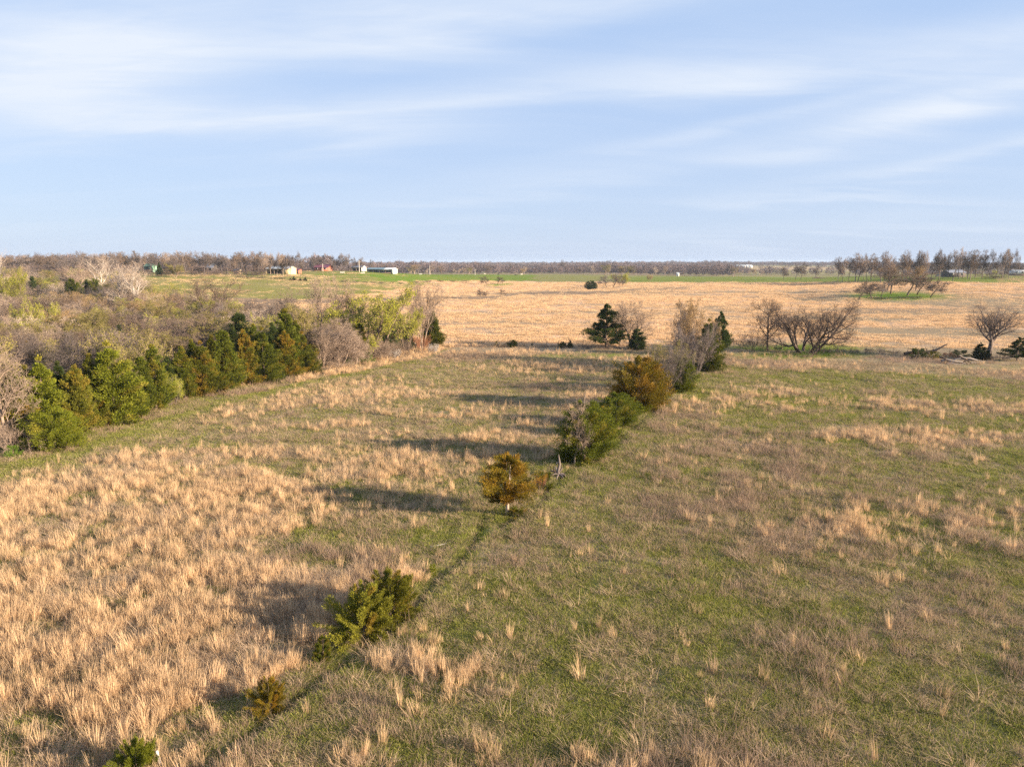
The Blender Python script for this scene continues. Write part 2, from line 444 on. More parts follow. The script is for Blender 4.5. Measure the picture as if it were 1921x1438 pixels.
    for (cu, cv, ru, rv, s) in ((1600, 765, 330, 18, .55), (1480, 742, 120, 10, .6), (1730, 825, 230, 14, .7), (1700, 990, 260, 35, .42), (1860, 1010, 120, 30, .4), (1500, 690, 140, 12, .3), (860, 1230, 120, 65, .55), (760, 1300, 120, 40, .3), (730, 1420, 80, 25, .5), (1360, 760, 60, 12, .5), (1850, 700, 150, 8, .3), (880, 1120, 60, 30, .2)):
        straw = np.where(Rr, np.maximum(straw, s * ell(u, v, cu, cv, ru, rv) * (.35 + 1.5 * sstep(.42, .6, n2 * .5 + n1 * .5))), straw)
    for (cu, cv, ru, rv, s) in ((1400, 880, 190, 60, 1.), (1270, 960, 150, 40, .7), (1640, 800, 200, 14, .8), (1500, 1010, 220, 45, .7), (1350, 1130, 260, 60, .45), (1720, 1180, 160, 60, .5), (1600, 700, 260, 10, .6)):
        weed = np.where(Rr, np.maximum(weed, s * ell(u, v, cu, cv, ru, rv)), weed)
    for (cu, cv, ru, rv, s) in ((1500, 668, 170, 9, 1.), (1700, 705, 200, 12, .6), (1150, 1330, 300, 80, .5), (1180, 880, 80, 14, .6)):
        e = s * ell(u, v, cu, cv, ru, rv)
        green = np.where(Rr, np.maximum(green, e), green); lush = np.where(Rr, np.maximum(lush, e * (.9 if cv < 680 else .35)), lush); weed = np.where(Rr, weed * (1 - .7 * e), weed)
    tr = np.exp(-(polydist(u, v, FL) / np.clip((v - 600) * .022, 2, 15)) ** 2) * (v > 655)
    green = np.maximum(green, .8 * tr * (.4 + n1)); lush = np.maximum(lush, .35 * tr * (n1 > .5)); weed = weed * (1 - .4 * tr); straw = straw * (1 - .7 * tr)
    rd = np.exp(-(rutdist(x, y) / np.clip(r * .010, .28, .7)) ** 2)
    green = np.maximum(green, rd); lush = np.maximum(lush, .5 * rd); weed = weed * (1 - rd); straw = straw * (1 - rd)
    # beyond the cross fence : tall bluestem
    far = ~L & ~Rr & (y > 80)
    t = (pp - .5)
    leftwood = far & (u < 590 + (v - 640) * -0.2)
    straw = np.where(far, 1.0 - .45 * sstep(.50, .64, fbm(x / 60, y / 16, 4, 91)) - .15 * sstep(.5, .65, fbm(x / 14, y / 7, 3, 93)), straw)
    straw = np.where(far & (u > 1480) & (v > 560), np.minimum(straw, .95 - .75 * sstep(.42, .62, fbm(x / 40, y / 22, 4, 95))), straw)
    green = np.where(far, -.1 + 0 * x, green); weed = np.where(far, .12 + .75 * sstep(.52, .66, fbm(x / 90, y / 18, 4, 97)), weed)
    for (cu, cv, ru, rv) in ((1690, 556, 120, 10), (1480, 656, 170, 10), (935, 534, 25, 4)):
        e = ell(u, v, cu, cv, ru, rv)
        green = np.where(far, np.maximum(green, e), green); straw = np.where(far, straw * (1 - e), straw); lush = np.where(far, np.maximum(lush, e), lush); weed = np.where(far, weed * (1 - e), weed)
    e = ell(u, v, 1020, 551, 130, 4) + ell(u, v, 1500, 549, 260, 5) * .5
    weed = np.where(far, np.maximum(weed, e), weed); straw = np.where(far, straw * (1 - .8 * np.clip(e, 0, 1)), straw)
    # far meadows by distance band
    vv = v
    meadow = far & (u < 800 + 400 * (pp - .5)) & (vv < 573 - np.clip(u - 450, 0, 400) * .10 + 14 * (n3 - .5))
    green = np.where(meadow, .72 + .5 * (n3 - .5), green); straw = np.where(meadow, .30 * sstep(.50, .62, fbm(x / 40, y / 14, 4, 96)), straw); weed = np.where(meadow, .1, weed)
    g2 = far & (u > 660 + 500 * (pp - .5)) & (u < 1120 + 500 * (n3 - .5)) & (vv < 527 + 6 * (pp - .5))
    green = np.where(g2, .95, green); straw = np.where(g2, .0, straw); lush = np.where(g2, .45 + .5 * sstep(.4, .6, n3), lush); weed = np.where(g2, 0, weed)
    g3 = far & (u >= 1000) & (vv < 530 + 10 * (pp - .5))
    green = np.where(g3, .55 + .5 * (n3 - .4), green); straw = np.where(g3, .1, straw); lush = np.where(g3, .4, lush); weed = np.where(g3, .5, weed)
    g4 = far & (u > 1180) & (u < 1860) & (vv > 519) & (vv < 529)
    green = np.where(g4, .9, green); straw = np.where(g4, 0, straw); lush = np.where(g4, .6, lush)
    gl = meadow & (v < 531) & (v > 515) & (u > 480) & (u < 620)
    lush = np.where(gl, .6 * sstep(520, 516, v), lush)
    crk = np.exp(-(polydist(u, v, [(560, 566), (700, 562), (830, 558), (905, 559), (980, 550), (1060, 549), (1130, 549), (1190, 545), (1290, 541)]) / 4.2) ** 2) * far
    weed = np.maximum(weed, crk * 1.2); straw = straw * (1 - .85 * crk)
    for ln, s_, wd in (([(1290, 690), (1400, 697), (1600, 716), (1760, 727), (2000, 742)], .8, 3.5), ([(1150, 800), (1300, 793), (1500, 800), (1700, 818), (2000, 832)], .8, 5), ([(560, 800), (640, 770), (760, 752), (900, 745)], .5, 5), ([(700, 722), (900, 716), (1130, 712)], .5, 3)):
        e = s_ * np.exp(-(polydist(u, v, ln) / wd) ** 2) * (L | Rr)
        straw = straw * (1 - e); weed = weed * (1 - e); green = green * (1 - e) + .30 * e
    wood = far & (r < 330) & (u < 560) & (vv > 560)
    green = np.where(wood, .2, green); straw = np.where(wood, .1, straw); weed = np.where(wood, 1., weed)
    under = ~L & ~Rr & (y > 20) & (y <= 80) & (u < 700)
    green = np.where(under, .35, green); straw = np.where(under, 0, straw); weed = np.where(under, .6, weed)
    dist = (y > 900)
    straw = np.where(dist, .6 * sstep(.45, .6, fbm(x / 200, y / 300, 3, 99)), straw); green = np.where(dist, .5, green); lush = np.where(dist, .2, lush)
    return np.clip(green, 0, 1), np.clip(straw, 0, 1), np.clip(weed, 0, 1), np.clip(lush, 0, 1), u, v

# ------------------------------------------------------------------ ground
def build_ground():
    rad = np.concatenate([np.linspace(0.5, 12, 12), np.geomspace(13, 6000, 480)])
    az = np.radians(np.concatenate([np.linspace(-180, -45, 40)[:-1], np.linspace(-45, 45, 440), np.linspace(45, 180, 40)[1:]]))[:-1]
    A, Rg = np.meshgrid(az, rad)
    X, Y = (Rg * np.sin(A)).ravel(), (Rg * np.cos(A)).ravel()
    Z = height(X, Y)
    nr, na = len(rad), len(az)
    V = np.stack([X, Y, Z], 1)
    i, j = np.meshgrid(np.arange(nr - 1), np.arange(na), indexing='ij')
    j2 = (j + 1) % na
    Fq = np.stack([i * na + j, i * na + j2, (i + 1) * na + j2, (i + 1) * na + j], -1).reshape(-1, 4)[:, ::-1]
    c = len(V); V = np.vstack([V, [[0, 0, float(height(0, 0))]]])
    jj = np.arange(na)
    T = np.stack([np.full(na, c), (jj + 1) % na, jj, np.full(na, -1)], 1)
    Fq = np.vstack([Fq, T])
    g, s, w, lu, _, _ = cover(V[:, 0], V[:, 1])
    me = np_mesh('ground', V, Fq, {'green': g, 'straw': s, 'weed': w, 'lush': lu}, smooth=True)
    m, n, l = new_mat('pasture_ground')
    o = N(n, 'ShaderNodeOutputMaterial')
    geo = N(n, 'ShaderNodeNewGeometry')
    def nz(scale, det=4, rough=.6, stretch=None):
        t = N(n, 'ShaderNodeTexNoise'); t.inputs['Scale'].default_value = scale; t.inputs['Detail'].default_value = det; t.inputs['Roughness'].default_value = rough
        if stretch:
            mp = N(n, 'ShaderNodeMapping'); mp.inputs['Scale'].default_value = stretch
            l.new(geo.outputs['Position'], mp.inputs[0]); l.new(mp.outputs[0], t.inputs['Vector'])
        else: l.new(geo.outputs['Position'], t.inputs['Vector'])
        return t.outputs['Fac']
    def mth(op, a, b, c=None):
        q = N(n, 'ShaderNodeMath', operation=op)
        for k_, s_ in enumerate((a, b, c)):
            if s_ is None: continue
            if isinstance(s_, (int, float)): q.inputs[k_].default_value = s_
            else: l.new(s_, q.inputs[k_])
        return q.outputs[0]
    def rng_(s_, a, b, ta=0., tb=1.):
        q = N(n, 'ShaderNodeMapRange'); q.inputs['From Min'].default_value = a; q.inputs['From Max'].default_value = b
        q.inputs['To Min'].default_value = ta; q.inputs['To Max'].default_value = tb
        l.new(s_, q.inputs['Value']); return q.outputs[0]
    def mixc(f_, a, b):
        q = N(n, 'ShaderNodeMix', data_type='RGBA')
        if isinstance(f_, float): q.inputs[0].default_value = f_
        else: l.new(f_, q.inputs[0])
        for k_, s_ in ((6, a), (7, b)):
            if isinstance(s_, tuple): q.inputs[k_].default_value = (*s_, 1)
            else: l.new(s_, q.inputs[k_])
        return q.outputs[2]
    A_ = {k_: N(n, 'ShaderNodeAttribute', attribute_name=k_).outputs['Fac'] for k_ in ('green', 'straw', 'weed', 'lush')}
    fine = nz(9.0, 6, .7); finer = nz(34.0, 3, .7); med = nz(1.4, 5, .65); big = nz(.12, 5, .6)
    far_str = nz(.35, 6, .7, (.35, 1.0, 1.0))
    thatch = mixc(rng_(fine, .35, .65), (.17, .13, .08), (.40, .31, .185))
    thatch = mixc(rng_(med, .4, .65), thatch, (.26, .205, .155))
    gcol = mixc(rng_(fine, .3, .7), (.090, .108, .018), (.235, .235, .045))
    gcol = mixc(rng_(finer, .35, .7, 0, .6), gcol, (.34, .285, .13))
    lcol = mixc(rng_(fine, .3, .7), (.085, .150, .020), (.165, .245, .035))
    gcol = mixc(A_['lush'], gcol, lcol)
    gf = mth('ADD', A_['green'], mth('MULTIPLY', mth('SUBTRACT', mth('ADD', mth('MULTIPLY', fine, .5), mth('MULTIPLY', med, .5)), .5), 3.0))
    c0 = mixc(rng_(gf, .30, .75), thatch, gcol)
    wcol = mixc(rng_(fine, .35, .65), (.17, .115, .080), (.31, .22, .155))
    wf = mth('ADD', A_['weed'], mth('MULTIPLY', mth('SUBTRACT', mth('ADD', mth('MULTIPLY', med, .6), mth('MULTIPLY', finer, .4)), .5), 2.6))
    c0 = mixc(rng_(wf, .5, 1.05, 0, .85), c0, wcol)
    scol = mixc(rng_(fine, .3, .7), (.46, .305, .20), (.66, .45, .30))
    scol = mixc(rng_(far_str, .52, .66, 0, .55), scol, (.38, .27, .19))
    sf = mth('ADD', A_['straw'], mth('MULTIPLY', mth('SUBTRACT', mth('ADD', mth('MULTIPLY', fine, .4), mth('MULTIPLY', far_str, .6)), .5), 1.6))
    c0 = mixc(rng_(sf, .35, .95), c0, scol)
    d = N(n, 'ShaderNodeBsdfDiffuse'); l.new(c0, d.inputs[0])
    bp = N(n, 'ShaderNodeBump'); bp.inputs['Strength'].default_value = .9; bp.inputs['Distance'].default_value = .12
    l.new(mth('ADD', mth('MULTIPLY', fine, .6), mth('ADD', mth('MULTIPLY', finer, .3), mth('MULTIPLY', med, 1.2))), bp.inputs['Height']); l.new(bp.outputs[0], d.inputs['Normal'])
    l.new(d.outputs[0], o.inputs[0])
    ob = mesh_obj('ground', me, None, None); me.materials.append(m)
    tag(ob, 'rolling pasture of short green grass and dry thatch running to the wooded horizon', None, None, 'structure')
build_ground()

# ------------------------------------------------------------------ instanced ground cover (stuff)
def blades_mesh(name, n, rad, hmin, hmax, wid, lean, segs=2, curl=.3, seed=0, wind=(0, 0)):
    g = np.random.default_rng(seed)
    a = g.uniform(0, 2 * np.pi, n); rr = rad * np.sqrt(g.uniform(0, 1, n))
    base = np.stack([rr * np.cos(a), rr * np.sin(a), np.full(n, -.03)], 1)
    h = g.uniform(hmin, hmax, n) * (1 - .35 * (rr / max(rad, 1e-6)) ** 2)
    d2 = np.stack([np.cos(a) * rr / rad + g.normal(0, .5, n), np.sin(a) * rr / rad + g.normal(0, .5, n)], 1) * lean + np.array(wind)
    f = g.uniform(0, np.pi, n); side = np.stack([np.cos(f), np.sin(f), np.zeros(n)], 1)
    V, T, tint, fine = [], [], [], []
    lv = np.linspace(0, 1, segs + 1)
    for q in lv:
        c = base + np.stack([d2[:, 0] * h * q ** (1 + curl), d2[:, 1] * h * q ** (1 + curl), h * q], 1)
        w = wid * (1 - .75 * q) * .5
        V.append(c - side * w); V.append(c + side * w)
        tint.append(np.full(n, q)); tint.append(np.full(n, q))
    V = np.concatenate(V); tint = np.concatenate(tint); fr = g.uniform(0, 1, n); fine = np.tile(fr, 2 * (segs + 1))
    idx = np.arange(n)
    for q in range(segs):
        a0, b0, a1, b1 = (2 * q) * n + idx, (2 * q + 1) * n + idx, (2 * q + 2) * n + idx, (2 * q + 3) * n + idx
        T.append(np.stack([a0, b0, b1, a1], 1))
    return np_mesh(name, V, np.concatenate(T), {'tint': tint, 'fine': fine})
def grassmat(name, lo, hi, tip, rnd=.22, transl=.35):
    m, n, l = new_mat(name)
    o = N(n, 'ShaderNodeOutputMaterial')
    a = N(n, 'ShaderNodeAttribute', attribute_name='tint'); f = N(n, 'ShaderNodeAttribute', attribute_name='fine')
    oi = N(n, 'ShaderNodeObjectInfo')
    m1 = N(n, 'ShaderNodeMix', data_type='RGBA'); l.new(f.outputs['Fac'], m1.inputs[0]); m1.inputs[6].default_value = (*lo, 1); m1.inputs[7].default_value = (*hi, 1)
    m2 = N(n, 'ShaderNodeMix', data_type='RGBA')
    pw = N(n, 'ShaderNodeMath', operation='MULTIPLY'); l.new(a.outputs['Fac'], pw.inputs[0]); pw.inputs[1].default_value = .75
    l.new(pw.outputs[0], m2.inputs[0]); l.new(m1.outputs[2], m2.inputs[6]); m2.inputs[7].default_value = (*tip, 1)
    mr = N(n, 'ShaderNodeMapRange'); mr.inputs['To Min'].default_value = 1 - rnd; mr.inputs['To Max'].default_value = 1 + rnd
    l.new(oi.outputs['Random'], mr.inputs['Value'])
    sc = N(n, 'ShaderNodeVectorMath', operation='SCALE'); l.new(m2.outputs[2], sc.inputs[0]); l.new(mr.outputs[0], sc.inputs['Scale'])
    d = N(n, 'ShaderNodeBsdfDiffuse'); l.new(sc.outputs[0], d.inputs[0])
    t = N(n, 'ShaderNodeBsdfTranslucent'); l.new(sc.outputs[0], t.inputs[0])
    ms = N(n, 'ShaderNodeMixShader'); ms.inputs[0].default_value = transl
    l.new(d.outputs[0], ms.inputs[1]); l.new(t.outputs[0], ms.inputs[2]); l.new(ms.outputs[0], o.inputs[0])
    return m
M['bluestem_grey'] = grassmat('bluestem_grey', (.30, .215, .14), (.48, .35, .235), (.58, .44, .31), .3)
M['bluestem'] = grassmat('bluestem', (.37, .25, .14), (.62, .43, .255), (.72, .525, .325), .34)
M['grass'] = grassmat('green_grass', (.10, .128, .018), (.20, .225, .036), (.34, .33, .095))
M['lushg'] = grassmat('lush_grass', (.08, .14, .018), (.14, .22, .03), (.22, .30, .05))
M['thatch'] = grassmat('dry_thatch', (.20, .155, .10), (.40, .30, .19), (.48, .37, .24))
M['weed'] = grassmat('brown_weeds', (.18, .12, .085), (.33, .23, .165), (.42, .31, .23))
M['redweed'] = grassmat('red_weeds', (.20, .10, .065), (.33, .175, .12), (.42, .25, .18))

def scatter(name, P, rot, scl, idx, meshes, mat, label, cat=None):
    me = bpy.data.meshes.new(name); me.vertices.add(len(P)); me.vertices.foreach_set('co', np.asarray(P, np.float32).ravel())
    a = me.attributes.new('rot', 'FLOAT_VECTOR', 'POINT'); a.data.foreach_set('vector', np.asarray(rot, np.float32).ravel())
    a = me.attributes.new('scl', 'FLOAT_VECTOR', 'POINT'); a.data.foreach_set('vector', np.asarray(scl, np.float32).ravel())
    a = me.attributes.new('pick', 'INT', 'POINT'); a.data.foreach_set('value', np.asarray(idx, np.int32))
    ob = mesh_obj(name, me)
    ng = bpy.data.node_groups.new(name + '_nodes', 'GeometryNodeTree')
    ng.interface.new_socket('Geometry', in_out='INPUT', socket_type='NodeSocketGeometry')
    ng.interface.new_socket('Geometry', in_out='OUTPUT', socket_type='NodeSocketGeometry')
    gn, gl = ng.nodes, ng.links
    gi, go = gn.new('NodeGroupInput'), gn.new('NodeGroupOutput')
    iop = gn.new('GeometryNodeInstanceOnPoints'); join = gn.new('GeometryNodeGeometryToInstance')
    for k, sm in enumerate(meshes):
        so = bpy.data.objects.new('source_' + name, sm)
        if len(sm.materials) == 0: sm.materials.append(mat)
        oin = gn.new('GeometryNodeObjectInfo'); oin.inputs['Object'].default_value = so
        oin.inputs['As Instance'].default_value = False
        gl.new(oin.outputs['Geometry'], join.inputs[0])
    def na(nm, typ):
        q = gn.new('GeometryNodeInputNamedAttribute'); q.data_type = typ; q.inputs['Name'].default_value = nm
        return [s for s in q.outputs if s.enabled and s.name == 'Attribute'][0]
    gl.new(gi.outputs[0], iop.inputs['Points']); gl.new(join.outputs[0], iop.inputs['Instance'])
    iop.inputs['Pick Instance'].default_value = True
    gl.new(na('pick', 'INT'), iop.inputs['Instance Index'])
    gl.new(na('rot', 'FLOAT_VECTOR'), iop.inputs['Rotation']); gl.new(na('scl', 'FLOAT_VECTOR'), iop.inputs['Scale'])
    gl.new(iop.outputs[0], go.inputs[0])
    md = ob.modifiers.new('scatter', 'NODES'); md.node_group = ng
    tag(ob, label, cat, None, 'stuff')
    return ob
AZL = math.radians(50)
def polar_pts(n, r0, r1, power, g, a0=-AZL, a1=AZL):
    """random ground points in the seen sector; power 0 = equal per area, 2 = falling with distance"""
    q = g.uniform(0, 1, n)
    e = 2.0 - power
    r = (r0 ** e + q * (r1 ** e - r0 ** e)) ** (1 / e) if abs(e) > 1e-6 else r0 * (r1 / r0) ** q
    a = g.uniform(a0, a1, n)
    return r * np.sin(a), r * np.cos(a), r
def rs(g, n, smin, smax, zvar=.25, tilt=.12):
    rot = np.stack([g.normal(0, tilt, n), g.normal(0, tilt, n), g.uniform(0, 6.283, n)], 1)
    s = g.uniform(smin, smax, n)
    return rot, np.stack([s, s, s * g.uniform(1 - zvar, 1 + zvar, n)], 1)
def do_scatter(name, n, r0, r1, power, dens, meshes, mat, smin, smax, label, seed, grow=0.0, zvar=.25, tilt=.12, cat=None):
    g = np.random.default_rng(seed)
    x, y, r = polar_pts(n, r0, r1, power, g)
    gr, st, we, lu, u, v = cover(x, y)
    keep = g.uniform(0, 1, n) < dens(gr, st, we, lu, x, y, u, v, r)
    x, y, r = x[keep], y[keep], r[keep]
    P = np.stack([x, y, height(x, y)], 1)
    rot, s = rs(g, len(x), smin, smax, zvar, tilt)
    if name.startswith('far_') and 'wood' in name: s *= (.55 + .9 * fbm(x / 70, y / 140, 3, 420))[:, None]
    if grow: s *= (1 + grow * (r / r0 - 1))[:, None] * np.array([1, 1, .35]) + np.array([0, 0, .65])
    print(name, len(x))
    return scatter(name, P, rot, s, g.integers(0, len(meshes), len(x)), meshes, mat, label, cat)

blue = [blades_mesh('bluestem_clump', (30, 44, 22, 60, 36, 16)[k], (.15, .24, .10, .38, .20, .30)[k], (.35, .4, .6, .3, .5, .3)[k], (.9, .8, 1.15, .75, 1.0, .6)[k], .017, (.2, .25, .12, .35, .18, .5)[k], 3, .6, 100 + k, wind=(-.10, .04)) for k in range(6)]
blue_far = [blades_mesh('bluestem_drift', 90, 1.5, .15, .38, .05, .3, 1, .3, 120 + k) for k in range(4)]
tuft = [blades_mesh('grass_tuft', 22, .20, .05, .16, .016, .9, 1, .6, 140 + k) for k in range(4)]
thm = [blades_mesh('thatch_tuft', 20, .22, .06, .20, .014, 1.3, 2, .8, 160 + k) for k in range(4)]
wdm = [blades_mesh('weed_tuft', 16, .22, .25, .60, .012, .5, 2, .5, 180 + k) for k in range(4)]

def nzx(x, y, s, sd): return fbm(x / s, y / s, 3, sd)
do_scatter('tall_dry_grass', 320000, 13, 130, 1.0, lambda gr, st, we, lu, x, y, u, v, r: np.clip(st, 0, 1) ** 1.5 * (.10 + .95 * sstep(.40, .62, nzx(x, y, 1.6, 201) * .6 + nzx(x, y, .5, 202) * .4)) * (v < 2400) * (y < 128),
           blue, M['bluestem'], .42, 1.08, 'tall tan clumps of dry bluestem grass standing in the pastures', 21)
do_scatter('bent_dry_grass', 170000, 13, 130, 1.1, lambda gr, st, we, lu, x, y, u, v, r: np.clip(st * 1.1 + .04, 0, 1) ** 1.2 * sstep(.38, .62, nzx(x, y, 2.6, 221)) * (y < 128) * (u < 2400),
           [blades_mesh('bent_clump', 40, .35, .12, .42, .015, 1.5, 3, .9, 130 + k, wind=(-.5, .2)) for k in range(4)], M['bluestem_grey'], .6, 1.3, 'bent and matted grey tan grass between the standing clumps', 28, tilt=.25)
do_scatter('far_dry_grass', 150000, 112, 520, 1.0, lambda gr, st, we, lu, x, y, u, v, r: np.clip(st, 0, 1) ** 1.2 * (.3 + .9 * sstep(.4, .6, nzx(x, y, 8, 203))) * (v < 655),
           blue_far, M['bluestem'], .7, 1.1, 'sheet of pale bluestem grass covering the hayfield beyond the cross fence', 22, grow=.25)
do_scatter('short_green_grass', 500000, 13, 110, 1.6, lambda gr, st, we, lu, x, y, u, v, r: np.clip(.25 + gr * .9, 0, 1) * (.35 + .65 * sstep(.36, .56, nzx(x, y, .8, 205) * .6 + nzx(x, y, 4, 206) * .4)),
           tuft, M['grass'], .5, 1.3, 'short new green grass between the dry clumps', 23, grow=.25)
do_scatter('lush_green_grass', 72000, 30, 160, 1.2, lambda gr, st, we, lu, x, y, u, v, r: np.clip(lu, 0, 1) ** 1.2,
           tuft, M['lushg'], .8, 1.5, 'bright fresh green grass along the trails and under the trees', 24, grow=.3)
do_scatter('dry_thatch', 200000, 13, 120, 1.5, lambda gr, st, we, lu, x, y, u, v, r: np.clip(1.15 - gr * .75 - .3 * lu, 0, 1) * (.30 + .9 * sstep(.44, .6, nzx(x, y, 1.5, 207) * .6 + nzx(x, y, 7, 208) * .4)),
           thm, M['thatch'], .6, 1.4, 'flattened dry grey straw lying on the pasture', 25, grow=.2)
do_scatter('brown_weeds', 140000, 13, 130, 1.2, lambda gr, st, we, lu, x, y, u, v, r: np.clip(we, 0, 1) ** 1.5 * sstep(.40, .62, nzx(x, y, 2.2, 209)) * (v > 650),
           wdm, M['weed'], .8, 1.3, 'thin brown dead weeds standing in patches on the pasture', 26, grow=.1)
def redd(gr, st, we, lu, x, y, u, v, r): return np.clip(ell(u, v, 1020, 726, 60, 10) + .7 * ell(u, v, 870, 668, 80, 8) + .9 * ell(u, v, 1400, 885, 190, 50) + .5 * ell(u, v, 1270, 960, 130, 35) + .4 * ell(u, v, 1650, 810, 160, 14), 0, 1) * sstep(.35, .6, nzx(x, y, 2, 211))
do_scatter('reddish_weeds', 60000, 40, 130, 1.0, redd, wdm, M['redweed'], 1.0, 1.6, 'reddish brown broomweed patches in the pasture', 27)

# ------------------------------------------------------------------ tree prototypes
PR = {}
def cedar_proto(key, H, R, env, nl, ns, L, base=0.0, up=.55, seed=0, lobe=.13, trunk_r=.13, wob=.35, limbs=10, splits=1):
    g = np.random.default_rng(seed)
    t = np.linspace(0, 1, 200); e = np.array([env(q) for q in t])
    w = e + .12; cdf = np.cumsum(w) / w.sum()
    th = np.interp(g.uniform(0, 1, nl), cdf, t)
    an = g.uniform(0, 2 * np.pi, nl)
    anis = 1 + wob * (vnoise(3 + np.cos(an) * 1.6 + seed, np.sin(an) * 1.6 + th * 3.1, seed) - .5) * 2
    rad = R * np.interp(th, t, e) * anis * g.uniform(.66, 1.14, nl)
    z = base + (H - base) * th
    dz = g.normal(0, .02 * H, nl)
    tip = np.stack([rad * np.cos(an), rad * np.sin(an), z + dz], 1)
    root = np.stack([np.zeros(nl), np.zeros(nl), np.maximum(z - rad * up - .02 * H, base * .7)], 1)
    ls = lobe * H * g.uniform(.6, 1.15, nl) * (.55 + .45 * np.interp(th, t, e))
    li = g.integers(0, nl, nl * ns)
    q = np.sqrt(g.uniform(.12, 1.0, nl * ns))
    ax = norm(tip - root)
    off = g.normal(0, 1, (nl * ns, 3)); off = norm(off) * (g.uniform(0, 1, nl * ns) ** .5)[:, None]
    p = root[li] + (tip - root)[li] * q[:, None] + off * (ls[li] * (.35 + .4 * (1 - abs(q - .75))))[:, None] * .62
    p[:, 2] = np.maximum(p[:, 2], base + .02)
    d = norm(ax[li] * .8 + off * .9 + np.array([0, 0, .45]) + g.normal(0, .3, (nl * ns, 3)))
    sd = norm(np.cross(d, norm(g.normal(0, 1, (nl * ns, 3)))))
    Ls = (L * g.uniform(.6, 1.3, nl * ns))[:, None]
    b0 = p; m1 = p + d * Ls * .45 + sd * Ls * .13; m2 = p + d * Ls * .45 - sd * Ls * .13; tp = p + d * Ls
    n = nl * ns
    V = np.concatenate([b0, m1, tp, m2]); idx = np.arange(n)
    Fq = np.stack([idx, idx + n, idx + 2 * n, idx + 3 * n], 1)
    lt = g.uniform(0, 1, nl)
    patch = vnoise(tip[:, 0] / (.35 * R) + 50, tip[:, 2] / (.22 * H) + tip[:, 1] / (.4 * R), seed + 9)
    lt = .45 * lt + .55 * sstep(.25, .75, patch)
    tint = np.tile(lt[li], 4); fine = np.tile(np.clip(g.normal(.5, .25, n) * .6 + lt[li] * .4, 0, 1), 4)
    crown = np_mesh(key + '_crown', V, Fq, {'tint': tint, 'fine': fine})
    # trunk + limbs
    br = []
    for s in range(splits):
        lean = (0, 0) if splits == 1 else (g.normal(0, .12) * R, g.normal(0, .12) * R)
        pts = [(lean[0] * f + g.normal(0, .01 * H) * (f > 0), lean[1] * f + g.normal(0, .01 * H) * (f > 0), f * H * .9 - .15 * (f == 0)) for f in (0, .15, .35, .6, 1)]
        br.append((pts, [trunk_r * 1.25, trunk_r, trunk_r * .8, trunk_r * .5, trunk_r * .1]))
    for k in g.choice(nl, limbs, replace=False):
        br.append(([tuple(root[k]), tuple((root[k] + tip[k]) / 2 + (0, 0, -.02 * H)), tuple(tip[k])], [trunk_r * .35, trunk_r * .22, trunk_r * .07]))
    trunk = tubes(key + '_trunk', br, 6, seed)
    PR[key] = dict(h=H * 1.03, w=2 * R * .98, trunk=trunk, crown=crown)
def tubes(name, br, sides=5, seed=0):
    V, Fs, fine, tint = [], [], [], []
    g = np.random.default_rng(seed + 77)
    c = 0
    ang = np.arange(sides) * 2 * np.pi / sides
    ca, sa = np.cos(ang), np.sin(ang)
    for pts, rr in br:
        P = np.array(pts, float); k = len(P); tv = norm(np.gradient(P, axis=0))
        fr = g.uniform(0, 1)
        ref = np.array([0, 0, 1.0]) if abs(tv[0][2]) < .9 else np.array([1.0, 0, 0])
        a = norm(np.cross(tv, ref)); b = np.cross(tv, a)
        rr = np.array(rr)
        ring = P[:, None, :] + rr[:, None, None] * (ca[None, :, None] * a[:, None, :] + sa[None, :, None] * b[:, None, :])
        V.append(ring.reshape(-1, 3)); fine.append(np.clip(fr + g.normal(0, .15, k * sides), 0, 1)); tint.append(np.full(k * sides, fr))
        i = np.arange(k - 1)[:, None] * sides; j = np.arange(sides)[None, :]; j2 = (j + 1) % sides
        Fs.append(np.stack([c + i + j, c + i + j2, c + i + sides + j2, c + i + sides + j], -1).reshape(-1, 4))
        c += k * sides
    return np_mesh(name, np.concatenate(V), np.concatenate(Fs), {'fine': np.concatenate(fine), 'tint': np.concatenate(tint)}, smooth=True)

